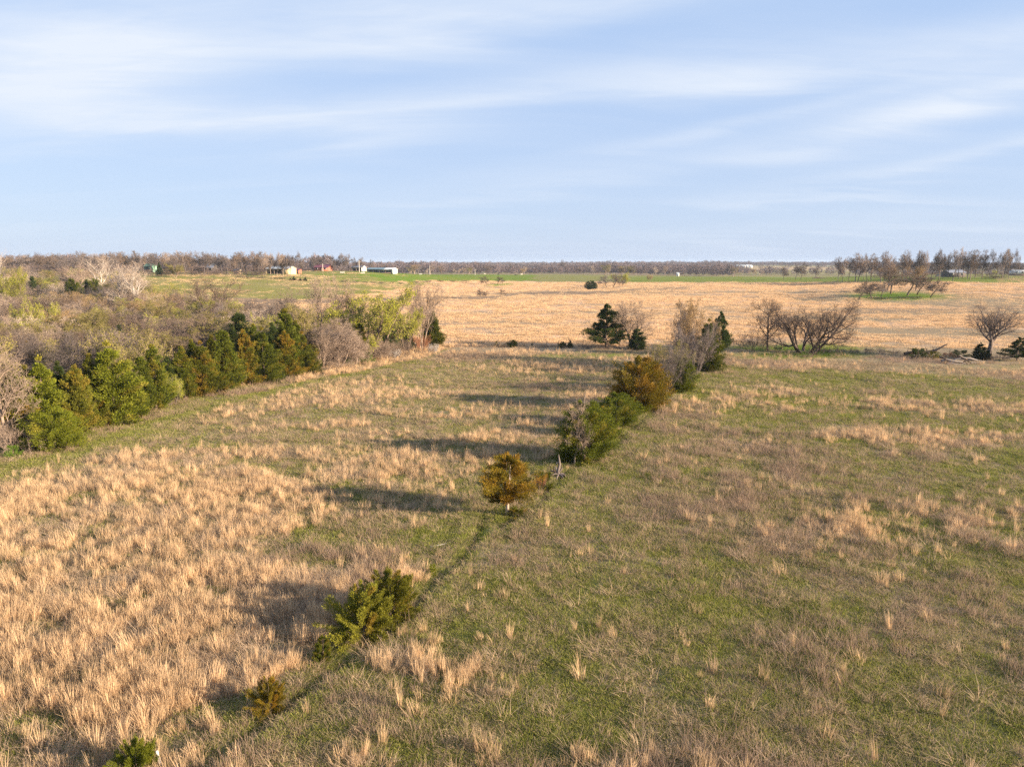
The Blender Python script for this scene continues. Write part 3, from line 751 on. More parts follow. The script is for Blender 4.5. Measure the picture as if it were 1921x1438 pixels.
def bare_proto(key, H, seed, biglv=1, trunk=.3, tr=.22, spread=.9, counts=(7, 6, 5, 5), stems=1, stem_spread=.2, upt=.10, twig=.012, ratio=.62, wob=.18, droop=0.0,
               leaves=0, leaf=.12, ang=(35, 60), leaf_levels=(3, 4), first=.25, lratio0=.6):
    g = random.Random(seed); ng = np.random.default_rng(seed)
    big, small, ends = [], [], []
    def rv(s): return Vector((g.gauss(0, s), g.gauss(0, s), g.gauss(0, s)))
    nlv = len(counts)
    def branch(p, d, L, r, lvl, t0):
        ns_ = (5, 4, 3, 2, 1, 1)[min(lvl, 5)]
        pts, rad, dirs = [p.copy()], [r], [d.copy()]
        r1 = r * (.30 if lvl else .45)
        if lvl >= nlv: r1 = r * .3
        for k in range(ns_):
            trop = upt if lvl < 3 else upt * .6
            d = (d + rv(wob * (1.0 if lvl else .4)) + Vector((0, 0, trop - droop * (lvl >= 2)))).normalized()
            p = p + d * (L / ns_)
            pts.append(p.copy()); dirs.append(d.copy()); rad.append(r + (r1 - r) * (k + 1) / ns_)
        (big if lvl <= biglv else small).append((pts, rad, lvl))
        if lvl in leaf_levels: ends.append((pts[0], pts[-1]))
        if lvl >= nlv: return
        nc = counts[lvl]
        for k in range(nc):
            t = t0 + (1 - t0) * (k + g.uniform(.2, .9)) / nc
            f = t * ns_; i = min(int(f), ns_ - 1); fr = f - i
            q = pts[i].lerp(pts[i + 1], fr); dd = dirs[i + 1]
            ax = dd.cross(Vector((0, 0, 1)) if abs(dd.z) < .95 else Vector((1, 0, 0))).normalized()
            ax.rotate(Matrix.Rotation(k * 2.4 + g.uniform(-.5, .5), 3, dd))
            cd = dd.copy(); cd.rotate(Matrix.Rotation(math.radians(g.uniform(*ang)) * (spread if lvl == 0 else 1), 3, ax))
            rr = rad[i] + (rad[i + 1] - rad[i]) * fr
            lr = (lratio0 if lvl == 0 else ratio)
            branch(q, cd, L * lr * g.uniform(.7, 1.1) * (1 - .35 * t if lvl else 1.05 - .3 * t), max(rr * (.62 if lvl < 2 else .5), twig * .6), lvl + 1, .12 if lvl else .15)
    for s in range(stems):
        a = s * 6.283 / stems + g.uniform(-.4, .4)
        d0 = Vector((math.cos(a) * stem_spread, math.sin(a) * stem_spread, 1)).normalized() if stems > 1 else (Vector((0, 0, 1)) + rv(.05)).normalized()
        p0 = Vector((math.cos(a), math.sin(a), 0)) * (.06 * H * (stems > 6) + tr * .5 * (stems > 1)) + Vector((0, 0, -.2))
        branch(p0, d0, H * (trunk + .25) * g.uniform(.85, 1.1), tr * (1 if stems == 1 else g.uniform(.5, .8)), 0, first)
    allp = np.array([pt for b in big + small for pt in b[0]])
    zmax = allp[:, 2].max(); sc = H / zmax
    big2 = [([tuple(q * sc) for q in b[0]], b[1]) for b in big]
    trunk_me = tubes(key + '_trunk', big2, 6, seed)
    # fine wood : 3 sided
    groups = {}
    for b in small: groups.setdefault(len(b[0]), []).append(b)
    V, Fs, fine = [], [], []
    c = 0
    for k, bl in groups.items():
        P = np.array([[tuple(q) for q in b[0]] for b in bl]) * sc; Rr = np.array([b[1] for b in bl])
        Rr = np.maximum(Rr, twig * .35)
        tv = norm(np.gradient(P, axis=1)) if k > 2 else norm(np.repeat(P[:, 1:] - P[:, :1], 2, axis=1))
        a = norm(np.cross(tv, norm(ng.normal(0, 1, (len(bl), 1, 3))))); b_ = np.cross(tv, a)
        an = np.arange(3) * 2.094
        ring = P[:, :, None, :] + Rr[:, :, None, None] * (np.cos(an)[None, None, :, None] * a[:, :, None, :] + np.sin(an)[None, None, :, None] * b_[:, :, None, :])
        m_ = len(bl); V.append(ring.reshape(-1, 3)); fine.append(np.repeat(ng.uniform(0, 1, m_), k * 3))
        base = c + np.arange(m_)[:, None, None] * (k * 3); i = np.arange(k - 1)[None, :, None] * 3; j = np.arange(3)[None, None, :]; j2 = (j + 1) % 3
        Fs.append(np.stack([base + i + j, base + i + j2, base + i + 3 + j2, base + i + 3 + j], -1).reshape(-1, 4)); c += m_ * k * 3
    twg = np_mesh(key + '_twigs', np.concatenate(V), np.concatenate(Fs), {'fine': np.concatenate(fine), 'tint': np.concatenate(fine)})
    w = np.percentile(np.hypot(allp[:, 0], allp[:, 1]), 92) * sc * 2
    pr = dict(h=H, w=w, trunk=trunk_me, crown=twg)
    if leaves:
        e = np.array([(tuple(a_), tuple(b_)) for a_, b_ in ends]) * sc
        ii = ng.integers(0, len(e), leaves); q = ng.uniform(.1, 1.05, leaves)[:, None]
        p = e[ii, 0] * (1 - q) + e[ii, 1] * q + ng.normal(0, leaf * .9, (leaves, 3))
        d = norm(ng.normal(0, 1, (leaves, 3)) + np.array([0, 0, .3])); sd = norm(np.cross(d, norm(ng.normal(0, 1, (leaves, 3)))))
        Lf = (leaf * ng.uniform(.5, 1.2, leaves))[:, None]; n = leaves
        V = np.concatenate([p, p + d * Lf * .5 + sd * Lf * .3, p + d * Lf, p + d * Lf * .5 - sd * Lf * .3]); idx = np.arange(n)
        fn = ng.uniform(0, 1, n); tn = vnoise(p[:, 0] / (.12 * H) + 30, p[:, 2] / (.12 * H), seed)
        pr['leaves'] = np_mesh(key + '_leaves', V, np.stack([idx, idx + n, idx + 2 * n, idx + 3 * n], 1), {'fine': np.tile(fn, 4), 'tint': np.tile(tn, 4)})
    PR[key] = pr
    print(key, 'tris', len(twg.polygons) * 2, 'w', round(w, 1))

def env_cone(t): return (1 - t) ** .85 * (.55 + .9 * min(t * 4, 1) ) / 1.35 + .03
def env_col(t): return (min(1, t * 5 + .6)) * (1 - t ** 1.5) ** .85 * .97 + .02
def env_round(t): return math.sqrt(max(0, 1 - (abs(t - .42) / .60) ** 2.2)) if t < .42 else math.sqrt(max(0, 1 - ((t - .42) / .60) ** 2))
def env_open(t): return (.95 - .5 * abs(t - .35) - .75 * max(0, t - .55)) 
cedar_proto('cedar_cone', 8, 2.3, env_cone, 190, 170, .24, .15, .5, 1)
cedar_proto('cedar_cone2', 8, 2.6, env_cone, 190, 170, .24, .1, .6, 2, wob=.5)
cedar_proto('cedar_column', 8, 2.7, env_col, 230, 165, .24, .1, .5, 3, wob=.6, lobe=.11)
cedar_proto('cedar_column2', 8, 3.0, env_col, 230, 165, .24, .2, .6, 4, wob=.65, lobe=.11)
cedar_proto('cedar_round', 5, 2.5, env_round, 240, 230, .17, .05, .6, 5, wob=.35, lobe=.15)
cedar_proto('cedar_open', 4.2, 2.4, env_open, 120, 340, .14, 1.15, .35, 6, wob=.7, lobe=.17, trunk_r=.13, limbs=16, splits=2)
cedar_proto('cedar_open_big', 8, 4.2, env_cone, 120, 190, .30, 1.2, .15, 7, wob=.6, lobe=.13, trunk_r=.2, limbs=40)
cedar_proto('cedar_young', 2.4, 1.15, lambda t: (1 - t) ** .6 * (.75 + .25 * min(1, t * 4)) + .04, 90, 360, .10, .02, .9, 8, wob=.5, lobe=.17, trunk_r=.05)
cedar_proto('cedar_young2', 2.2, 1.3, env_round, 85, 420, .10, .02, 1.0, 9, wob=.8, lobe=.17, trunk_r=.05)
cedar_proto('cedar_seedling', 1.0, .6, lambda t: (1 - t) ** .5 * .95 + .05, 45, 110, .08, .0, 1.1, 10, wob=.6, lobe=.2, trunk_r=.02)
cedar_proto('bush', 2.0, 1.5, env_round, 70, 150, .12, .0, .8, 12, wob=.6, lobe=.2, trunk_r=.05)

bare_proto('bare_a', 10, 31, trunk=.35, tr=.17, counts=(9, 8, 6, 6), ratio=.66, twig=.02)
bare_proto('bare_b', 10, 32, trunk=.28, tr=.19, counts=(10, 8, 6, 6), ratio=.66, twig=.02, spread=1.1, wob=.22)
bare_proto('bare_vase', 10, 33, trunk=.22, tr=.16, counts=(7, 7, 6, 5), ratio=.68, stems=4, stem_spread=.42, ang=(18, 40), twig=.02, upt=.06)
bare_proto('bare_slim', 12, 34, trunk=.6, tr=.13, counts=(16, 7, 6, 4), ratio=.66, ang=(25, 50), lratio0=.32, twig=.018)
bare_proto('oak_a', 12, 35, trunk=.30, tr=.26, counts=(10, 8, 6, 4), ratio=.66, twig=.05, spread=1.15, wob=.26, first=.35)
bare_proto('oak_b', 12, 36, trunk=.36, tr=.24, counts=(10, 8, 6, 4), ratio=.66, twig=.05, spread=1.0, wob=.28, first=.45)
bare_proto('oak_c', 12, 37, trunk=.42, tr=.22, counts=(10, 8, 6, 4), ratio=.66, twig=.05, spread=.9, wob=.24, first=.4)
bare_proto('oak_tall', 14, 38, trunk=.60, tr=.22, counts=(12, 7, 6, 4), ratio=.66, twig=.05, lratio0=.40, wob=.26, first=.30)
bare_proto('spread', 6.2, 39, trunk=.10, tr=.30, counts=(8, 7, 6, 5), stems=4, stem_spread=1.25, ang=(25, 62), twig=.014, upt=.06, wob=.26, ratio=.68, lratio0=.72, first=.22)
bare_proto('dome', 7, 40, trunk=.12, tr=.24, counts=(9, 7, 6, 6), ang=(28, 50), twig=.014, upt=.05, wob=.14, ratio=.72, lratio0=1.0, first=.45)
bare_proto('brush', 4, 41, trunk=.25, tr=.06, counts=(8, 8, 6), stems=9, stem_spread=.6, ang=(15, 45), twig=.014, upt=.02, wob=.16)
bare_proto('brush_b', 4, 42, trunk=.2, tr=.05, counts=(8, 8, 6), stems=10, stem_spread=.9, ang=(20, 60), twig=.014, upt=.0, wob=.25)
bare_proto('vines', 6, 43, trunk=.35, tr=.14, counts=(9, 7, 7, 4), stems=3, stem_spread=.3, ang=(35, 80), twig=.015, upt=.10, droop=.42, wob=.22, ratio=.75)
bare_proto('sycamore', 14, 44, biglv=2, trunk=.34, tr=.24, counts=(10, 8, 6, 5), ratio=.68, twig=.014, ang=(25, 50), spread=.9, wob=.13, first=.2)
bare_proto('willow', 8, 45, trunk=.12, tr=.22, counts=(8, 6, 6, 4), stems=4, stem_spread=.6, ang=(22, 45), twig=.016, upt=.05, leaves=24000, leaf=.13)
bare_proto('budding', 9, 46, trunk=.3, tr=.18, counts=(8, 6, 5, 4), twig=.018, leaves=12000, leaf=.12)
bare_proto('bud_shrub', 4, 47, trunk=.2, tr=.06, counts=(6, 6, 5), stems=8, stem_spread=.7, ang=(20, 50), twig=.014, upt=.03, leaves=9000, leaf=.10)
bare_proto('sapling', 6, 48, trunk=.5, tr=.08, counts=(8, 5, 4), twig=.016, lratio0=.35)

KIND = {  # proto -> (object name, category)
 'cedar': ('cedar_tree', 'cedar'), 'bare': ('bare_tree', 'tree'), 'bud': ('budding_tree', 'tree'), 'shrub': ('shrub', 'shrub'), 'syc': ('sycamore_tree', 'tree')}
def tree(key, loc, h, wid, label, group=None, crown='cedar_green', bark='bark_brown', leaf='bud_lime', rot=None, kind=None, lean=0.0):
    pr = PR[key]
    if kind is None:
        kind = 'cedar' if key.startswith('cedar') else ('shrub' if key in ('bush', 'brush', 'brush_b', 'bud_shrub') else ('bud' if 'leaves' in pr else 'bare'))
    nm, cat = KIND[kind]
    o = empty(nm, loc, random.uniform(0, 6.28) if rot is None else rot)
    sz = h / pr['h']; sx = wid / pr['w'] if wid else sz
    o.scale = (sx, sx, sz)
    if lean: o.rotation_euler[0] = lean
    tag(o, label, cat, group)
    iscedar = 'cedar' in key or key == 'bush'
    mesh_obj('trunk', pr['trunk'], o, M[bark])
    mesh_obj('crown', pr['crown'], o, M[crown] if iscedar else M['bark_pale' if bark == 'bark_white' else bark])
    if 'leaves' in pr: mesh_obj('foliage', pr['leaves'], o, M[leaf])
    return o
def pt(key, u, vb, vt, wpx, label, group=None, **kw):
    """tree whose foot stands at photo pixel (u, vb), top at vt, wpx wide"""
    p = at(u, vb); dep = p.y * CP - (p.z - CAMZ) * SP
    ray_top = -(vt - 719.0) / F                                   # height of the point above p seen at row vt
    t = (p.y) / (CP + ray_top * SP)
    h = CAMZ + (-SP + ray_top * CP) * t - p.z
    return tree(key, p, h, wpx * dep / F if wpx else None, label, group, **kw)
# ------------------------------------------------------------------ trees along the diagonal fence row
G = 'trees and bushes along the diagonal fence row'
pt('cedar_young2', 684, 1190, 1096, 108, 'yellow-green young cedar, the nearer of the touching pair on the fence row', G, crown='cedar_young')
pt('cedar_young2', 733, 1156, 1070, 100, 'olive green young cedar, the farther of the touching pair on the fence row', G, crown='cedar_young')
pt('cedar_seedling', 652, 1205, 1165, 48, 'low green cedar sprout leaning out at the left foot of the near cedar pair', G, crown='cedar_green')
pt('cedar_young', 607, 1236, 1190, 42, 'small green cedar just in front of the near cedar pair', G, crown='cedar_green')
pt('cedar_young2', 506, 1330, 1272, 58, 'small bronze-yellow cedar bush alone at the trail edge near the bottom', G, crown='cedar_bronze')
pt('cedar_young2', 258, 1462, 1388, 74, 'yellow-tipped cedar bush cut off by the bottom edge of the view', G, crown='cedar_yellow')
pt('cedar_seedling', 813, 1078, 1055, 20, 'tiny green cedar seedling beside the trail between the fence row cedars', G, crown='cedar_yellow')
pt('cedar_open', 951, 966, 853, 122, 'open bronze cedar with a pale bare trunk showing below its crown', G, crown='cedar_bronze', bark='bark_pale')
pt('bush', 972, 974, 950, 44, 'low olive shrub under the open bronze cedar with the pale trunk', G, crown='cedar_mixed', bark='bark_brown')
pt('bush', 1022, 918, 880, 34, 'small green bush between the open bronze cedar and the dead stump', G, crown='cedar_green')
pt('brush', 1014, 920, 884, 26, 'small reddish twiggy bush left of the dead stump', G, bark='bark_red')
pt('cedar_young2', 1064, 868, 842, 32, 'small green cedar bush directly behind the dead stump', G, crown='cedar_green')
pt('cedar_round', 1095, 862, 752, 104, 'broad green cedar with a bare tree growing through its left side', G, crown='cedar_green')
pt('bare_a', 1078, 872, 740, 66, 'leafless pale grey tree growing through the front of the broad green cedar', G, bark='bark_pink')
pt('cedar_young2', 1128, 818, 762, 58, 'olive cedar tucked between two larger green cedars of the fence row', G, crown='cedar_mixed')
pt('cedar_round', 1155, 800, 736, 78, 'spreading green cedar just in front of the large bronze cedar', G, crown='cedar_green')
pt('cedar_round', 1197, 768, 668, 104, 'large round dark bronze cedar in the fence row', G, crown='cedar_bronze')
pt('cedar_young2', 1190, 776, 752, 50, 'low yellow-green bush at the foot of the large bronze cedar', G, crown='cedar_yellow')
pt('brush_b', 1243, 738, 630, 104, 'leafless grey brush fanning out behind the large bronze cedar', G, bark='bark_grey')
pt('cedar_round', 1276, 734, 668, 62, 'green cedar below the leafless grey brush of the fence row', G, crown='cedar_green')
pt('bud_shrub', 1262, 720, 632, 80, 'olive budding bush behind the leafless grey brush', G, leaf='bud_olive', bark='bark_grey')
pt('brush', 1298, 704, 590, 96, 'tall leafless tangle left of the dark cedar at the fence corner', G, bark='bark_grey')
pt('bare_slim', 1263, 690, 564, 46, 'slim leafless grey tree, leftmost at the far end of the fence row', G, bark='bark_grey')
pt('budding', 1289, 686, 556, 44, 'slim tan budding tree rising highest at the far end of the fence row', G, leaf='bud_tan', bark='bark_pink')
pt('bud_shrub', 1310, 690, 572, 80, 'tan budding thicket left of the dark cedar at the fence corner', G, leaf='bud_tan', bark='bark_grey')
pt('cedar_column', 1326, 696, 598, 56, 'olive green cedar in front of the dark cedar at the fence corner', G, crown='cedar_green')
pt('cedar_open_big', 1348, 668, 584, 66, 'dark cedar at the fence corner where the two fence rows meet', G, crown='cedar_dark')
pt('bush', 1335, 684, 655, 34, 'yellow-green bush at the foot of the fence corner cedar', G, crown='cedar_yellow')
G = 'trees and bushes along the cross fence'
pt('cedar_open_big', 1138, 654, 570, 100, 'broad dark open cedar on the cross fence in the middle distance', G, crown='cedar_dark', bark='bark_dark')
pt('bare_vase', 1186, 654, 558, 74, 'vase-shaped leafless tree just right of the broad dark open cedar', G, bark='bark_pink')
pt('cedar_column', 1194, 655, 612, 40, 'low dark cedar at the foot of the vase-shaped leafless tree', G, crown='cedar_dark')
pt('cedar_young', 932, 650, 639, 11, 'tiny dark cedar, leftmost one alone on the cross fence', G, crown='cedar_dark')
pt('cedar_young2', 962, 651, 637, 18, 'small dark cedar, second from the left on the cross fence', G, crown='cedar_dark')
pt('cedar_seedling', 998, 650, 643, 7, 'tiniest dark cedar, third from the left on the cross fence', G, crown='cedar_dark')
pt('cedar_young2', 1055, 652, 640, 14, 'left one of two small dark cedars close together on the cross fence', G, crown='cedar_dark')
pt('cedar_young', 1069, 652, 637, 12, 'right one of two small dark cedars close together on the cross fence', G, crown='cedar_dark')
pt('bare_b', 1440, 657, 556, 70, 'upright leafless tree close left of the great spreading tree', G, bark='bark_dark')
pt('spread', 1512, 660, 552, 196, 'great spreading leafless tree with low wide limbs on bright green grass', G, bark='bark_dark')
pt('brush_b', 1412, 658, 618, 80, 'low leafless brush leaning left of the upright tree by the great spreading tree', G, bark='bark_brown')
pt('dome', 1853, 671, 560, 110, 'domed leafless tree with a forked grey trunk near the right edge', G, bark='bark_grey')
pt('cedar_column', 1837, 674, 642, 34, 'dark column cedar at the foot of the domed leafless tree', G, crown='cedar_dark')
pt('cedar_open_big', 1908, 676, 632, 58, 'dark layered cedar cut by the right edge of the view', G, crown='cedar_dark')
pt('bush', 1722, 672, 652, 36, 'dark green bush under the raised limb of the fallen tree', G, crown='cedar_dark')
pt('bush', 1750, 673, 658, 26, 'olive bush just right of the dark bush under the raised limb', G, crown='cedar_mixed')
pt('bush', 1800, 669, 655, 36, 'grey-green low bush behind the heap of bleached branches', G, crown='cedar_dark')
pt('brush_b', 1778, 671, 658, 26, 'low reddish brush behind the heap of bleached branches', G, bark='bark_red')
pt('brush_b', 1880, 676, 662, 34, 'low grey brush between the domed tree and the right edge cedar', G, bark='bark_grey')
_xb = [(860, 650, 6), (884, 650, 5), (905, 651, 6), (1024, 652, 5), (1100, 653, 6), (1550, 660, 9), (1576, 661, 10), (1602, 662, 9), (1630, 663, 13), (1655, 664, 12), (1678, 666, 11), (1700, 668, 10)]
for i, (u, v, h) in enumerate(_xb):
    pt('brush_b', u, v, v - h, 24 if u > 1500 else 16, 'low leafless brush on the cross fence line, %s from the left' % ordw(i), 'low brush on the cross fence line', bark='bark_grey')

# ------------------------------------------------------------------ grove in the hayfield, right
G = 'leafless trees of the grove in the right hayfield'
for key, u, vb, vt, w, lab, bk in (
    ('oak_a', 1610, 563, 526, 56, 'low dark leafless tree, leftmost of the hayfield grove', 'bark_dark'),
    ('oak_b', 1635, 560, 526, 44, 'slender leafless tree, second from the left in the hayfield grove', 'bark_brown'),
    ('oak_a', 1652, 558, 524, 40, 'grey leafless tree, third from the left in the hayfield grove', 'bark_grey'),
    ('oak_a', 1671, 551, 497, 66, 'tallest leafless tree, left of centre in the hayfield grove', 'bark_brown'),
    ('oak_b', 1702, 554, 505, 66, 'leaning leafless tree in the centre of the hayfield grove', 'bark_brown'),
    ('oak_a', 1720, 553, 514, 54, 'dark leafless tree right of centre in the hayfield grove', 'bark_dark'),
    ('oak_a', 1745, 558, 523, 60, 'low dark leafless tree, rightmost of the hayfield grove', 'bark_dark')):
    pt(key, u, vb, vt, w, lab, G, bark=bk)
pt('budding', 1665, 545, 500, 34, 'pale budding tree behind the tallest tree of the hayfield grove', G, leaf='bud_tan', bark='bark_brown')
pt('budding', 1718, 545, 498, 34, 'pale budding tree behind the dark centre tree of the hayfield grove', G, leaf='bud_tan', bark='bark_brown')

# ------------------------------------------------------------------ middle-distance trees
G = 'scattered trees in the far hayfield'
pt('oak_a', 914, 535, 517, 28, 'short dark leafless tree in the far swale, left of a pair', G, bark='bark_dark')
pt('oak_a', 933, 533, 518, 26, 'short dark leafless tree in the far swale, right of a pair', G, bark='bark_dark')
pt('oak_tall', 901, 561, 540, 15, 'thin leafless tree on the dry creek bank, left of three', G, bark='bark_brown')
pt('oak_b', 913, 561, 545, 18, 'bent leafless tree on the dry creek bank, middle of three', G, bark='bark_brown')
pt('oak_a', 938, 557, 541, 22, 'small leafless tree on the dry creek bank, right of three', G, bark='bark_brown')
pt('cedar_round', 1109, 543, 526, 23, 'dark round cedar beside the leafless clump by the far pond', G, crown='cedar_dark')
pt('oak_a', 1150, 540, 512, 44, 'wide leafless clump right of the dark round cedar by the far pond', G, bark='bark_grey', kind='shrub')
pt('oak_a', 1138, 540, 515, 32, 'leafless tree at the left of the clump by the far pond', G, bark='bark_grey')
pt('willow', 1165, 536, 509, 32, 'lime budding willow at the right of the clump by the far pond', G, leaf='bud_lime', bark='bark_brown')
pt('bud_shrub', 1219, 527, 513, 13, 'small orange budding tree on the far green field', G, leaf='bud_tan', bark='bark_pink')
pt('oak_a', 1051, 514, 486, 28, 'tall leafless tree alone at the edge of the far green field', G, bark='bark_grey')
pt('oak_tall', 958, 514, 492, 13, 'slim leafless tree at the edge of the far green field', G, bark='bark_grey')
pt('oak_a', 1470, 525, 499, 24, 'leafless tree on the far green field, leftmost of four', G, bark='bark_dark')
pt('oak_b', 1492, 524, 495, 20, 'leafless tree on the far green field, second of four', G, bark='bark_dark')
pt('oak_a', 1502, 524, 490, 24, 'taller leafless tree on the far green field, third of four', G, bark='bark_dark')
pt('oak_tall', 1530, 522, 499, 12, 'thin leafless tree by a dark fallen log, rightmost of four', G, bark='bark_grey')
G = 'thin dead trees in the left meadow'
pt('sapling', 461, 537, 526, 8, 'thin dead tree in the left meadow, leftmost of three', G, bark='bark_grey')
pt('sapling', 490, 537, 522, 7, 'thin dead tree in the left meadow, middle of three', G, bark='bark_dark')
pt('sapling', 501, 538, 523, 8, 'crooked dead tree in the left meadow, rightmost of three', G, bark='bark_dark')
G = 'bushes on the meadow fence line'
_hb = [(448, 521, 5, 14), (460, 521.5, 6, 16), (472, 522, 5, 14), (484, 522, 4, 12), (493, 522, 5, 11), (513, 523.5, 4, 12), (522, 524, 5, 12), (531, 524, 5, 10), (598, 527, 3, 10), (620, 528, 3, 12), (645, 529, 4, 12), (668, 530, 4, 14), (684, 531, 4, 14), (700, 531.5, 4, 12), (716, 532, 4, 14), (735, 532, 4, 12), (752, 533, 4, 10), (780, 531, 5, 14), (803, 530, 5, 16), (826, 529, 5, 14), (850, 529, 4, 16), (872, 529, 4, 14)]
for i, (u, v, h, w) in enumerate(_hb):
    pt('brush_b', u, v, v - h, w, 'low dark brush on the meadow fence line, %s from the left' % ordw(i), G, bark='bark_dark')
for u, v, h, w, lab in ((545, 526, 5, 5, 'tiny round cedar, leftmost of four on the meadow fence line'), (551, 526, 8, 9, 'dark cedar, second of four on the meadow fence line'), (563, 527, 6, 7, 'dark cedar, third of four on the meadow fence line'), (573, 527, 8, 8, 'dark cedar, rightmost of four on the meadow fence line')):
    pt('cedar_young', u, v, v - h, w, lab, G, crown='cedar_dark')

# ------------------------------------------------------------------ cedar wall on the left edge of the pasture
G = 'cedars of the wall along the left edge of the pasture'
for key, u, vb, vt, w, lab, cr in (
    ('cedar_round', 103, 842, 763, 98, 'compact yellow-green cedar standing out lowest at the front of the cedar wall', 'cedar_yellow'),
    ('cedar_column', 88, 822, 668, 104, 'tall green cedar behind the compact yellow-green cedar', 'cedar_yellow'),
    ('cedar_cone2', 38, 838, 690, 96, 'olive cedar behind the leafless branches at the left edge', 'cedar_mixed'),
    ('cedar_column2', 150, 812, 684, 84, 'brownish green cedar between the tall left cedar and the big yellow-topped one', 'cedar_brown'),
    ('cedar_column', 214, 792, 641, 128, 'biggest cedar of the wall, broad with a yellow-green top', 'cedar_yellow'),
    ('cedar_cone', 250, 784, 690, 70, 'green cedar leaning against the right side of the biggest cedar', 'cedar_green'),
    ('cedar_cone', 293, 768, 645, 74, 'dark green pointed cedar left of the lime bush', 'cedar_green'),
    ('cedar_column2', 346, 748, 650, 72, 'green cedar directly behind the lime bush', 'cedar_green'),
    ('cedar_column', 382, 742, 640, 70, 'rusty brown cedar in the middle of the wall', 'cedar_mixed'),
    ('cedar_cone2', 424, 730, 614, 82, 'green cedar right of the rusty brown one', 'cedar_green'),
    ('cedar_column2', 462, 722, 618, 62, 'rust-streaked cedar between two green ones right of the middle', 'cedar_mixed'),
    ('cedar_column', 496, 716, 614, 72, 'dark green cedar left of the tall pointed cedar', 'cedar_green'),
    ('cedar_column2', 536, 708, 620, 66, 'low rust and green cedar at the foot of the tall pointed cedar', 'cedar_mixed'),
    ('cedar_cone', 541, 704, 578, 84, 'tall pointed cedar near the right end of the wall', 'cedar_green'),
    ('cedar_column', 570, 702, 622, 58, 'bronze-green cedar ending the wall on the right', 'cedar_mixed'),
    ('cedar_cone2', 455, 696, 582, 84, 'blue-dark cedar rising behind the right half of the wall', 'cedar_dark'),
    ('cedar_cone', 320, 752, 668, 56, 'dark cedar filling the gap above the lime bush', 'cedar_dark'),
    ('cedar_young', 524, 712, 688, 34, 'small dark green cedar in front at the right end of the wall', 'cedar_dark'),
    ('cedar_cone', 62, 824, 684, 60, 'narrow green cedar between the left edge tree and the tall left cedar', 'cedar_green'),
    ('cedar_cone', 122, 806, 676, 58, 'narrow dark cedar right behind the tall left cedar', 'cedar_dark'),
    ('cedar_cone', 178, 794, 662, 62, 'pointed olive cedar against the left side of the biggest cedar', 'cedar_brown'),
    ('cedar_cone2', 270, 772, 664, 60, 'olive cedar behind the pale leafless tree of the wall', 'cedar_green'),
    ('cedar_cone', 366, 738, 636, 52, 'pointed cedar left behind the rusty brown one', 'cedar_green'),
    ('cedar_cone', 402, 732, 628, 54, 'pointed olive cedar right behind the rusty brown one', 'cedar_brown'),
    ('cedar_cone', 443, 722, 612, 52, 'dark pointed cedar before the rust-streaked one', 'cedar_dark'),
    ('cedar_cone', 480, 714, 606, 52, 'pointed green cedar right behind the rust-streaked one', 'cedar_green'),
    ('cedar_cone', 516, 708, 604, 52, 'pointed dark cedar left behind the tall pointed cedar', 'cedar_dark'),
    ('cedar_cone', 560, 700, 600, 50, 'slim olive cedar right behind the tall pointed cedar', 'cedar_green'),
    ('cedar_young2', 180, 800, 742, 66, 'brown-green low cedar in front between the two largest cedars', 'cedar_mixed'),
    ('cedar_young2', 405, 738, 700, 50, 'low rusty cedar bush at the foot of the middle of the wall', 'cedar_mixed')):
    pt(key, u, vb, vt, w, lab, G, crown=cr)
pt('bud_shrub', 322, 760, 696, 58, 'lime yellow budding bush set in the front of the cedar wall', None, leaf='bud_lime', bark='bark_grey')
pt('bare_vase', 262, 772, 688, 60, 'pale leafless tree squeezed between cedars left of the lime bush', None, bark='bark_pink')
pt('bare_b', 14, 846, 640, 130, 'pale leafless tree with drooping branches at the left edge', None, bark='bark_pink')
pt('brush_b', 30, 850, 770, 110, 'leafless tangle at the foot of the left edge tree', None, bark='bark_pink')
pt('bush', 26, 856, 832, 30, 'bright green bush on the mown edge at the far left', None, crown='bush_green')
pt('budding', 8, 800, 612, 110, 'tan budding tree rising behind the leafless left edge tree', None, leaf='bud_olive', bark='bark_pink')

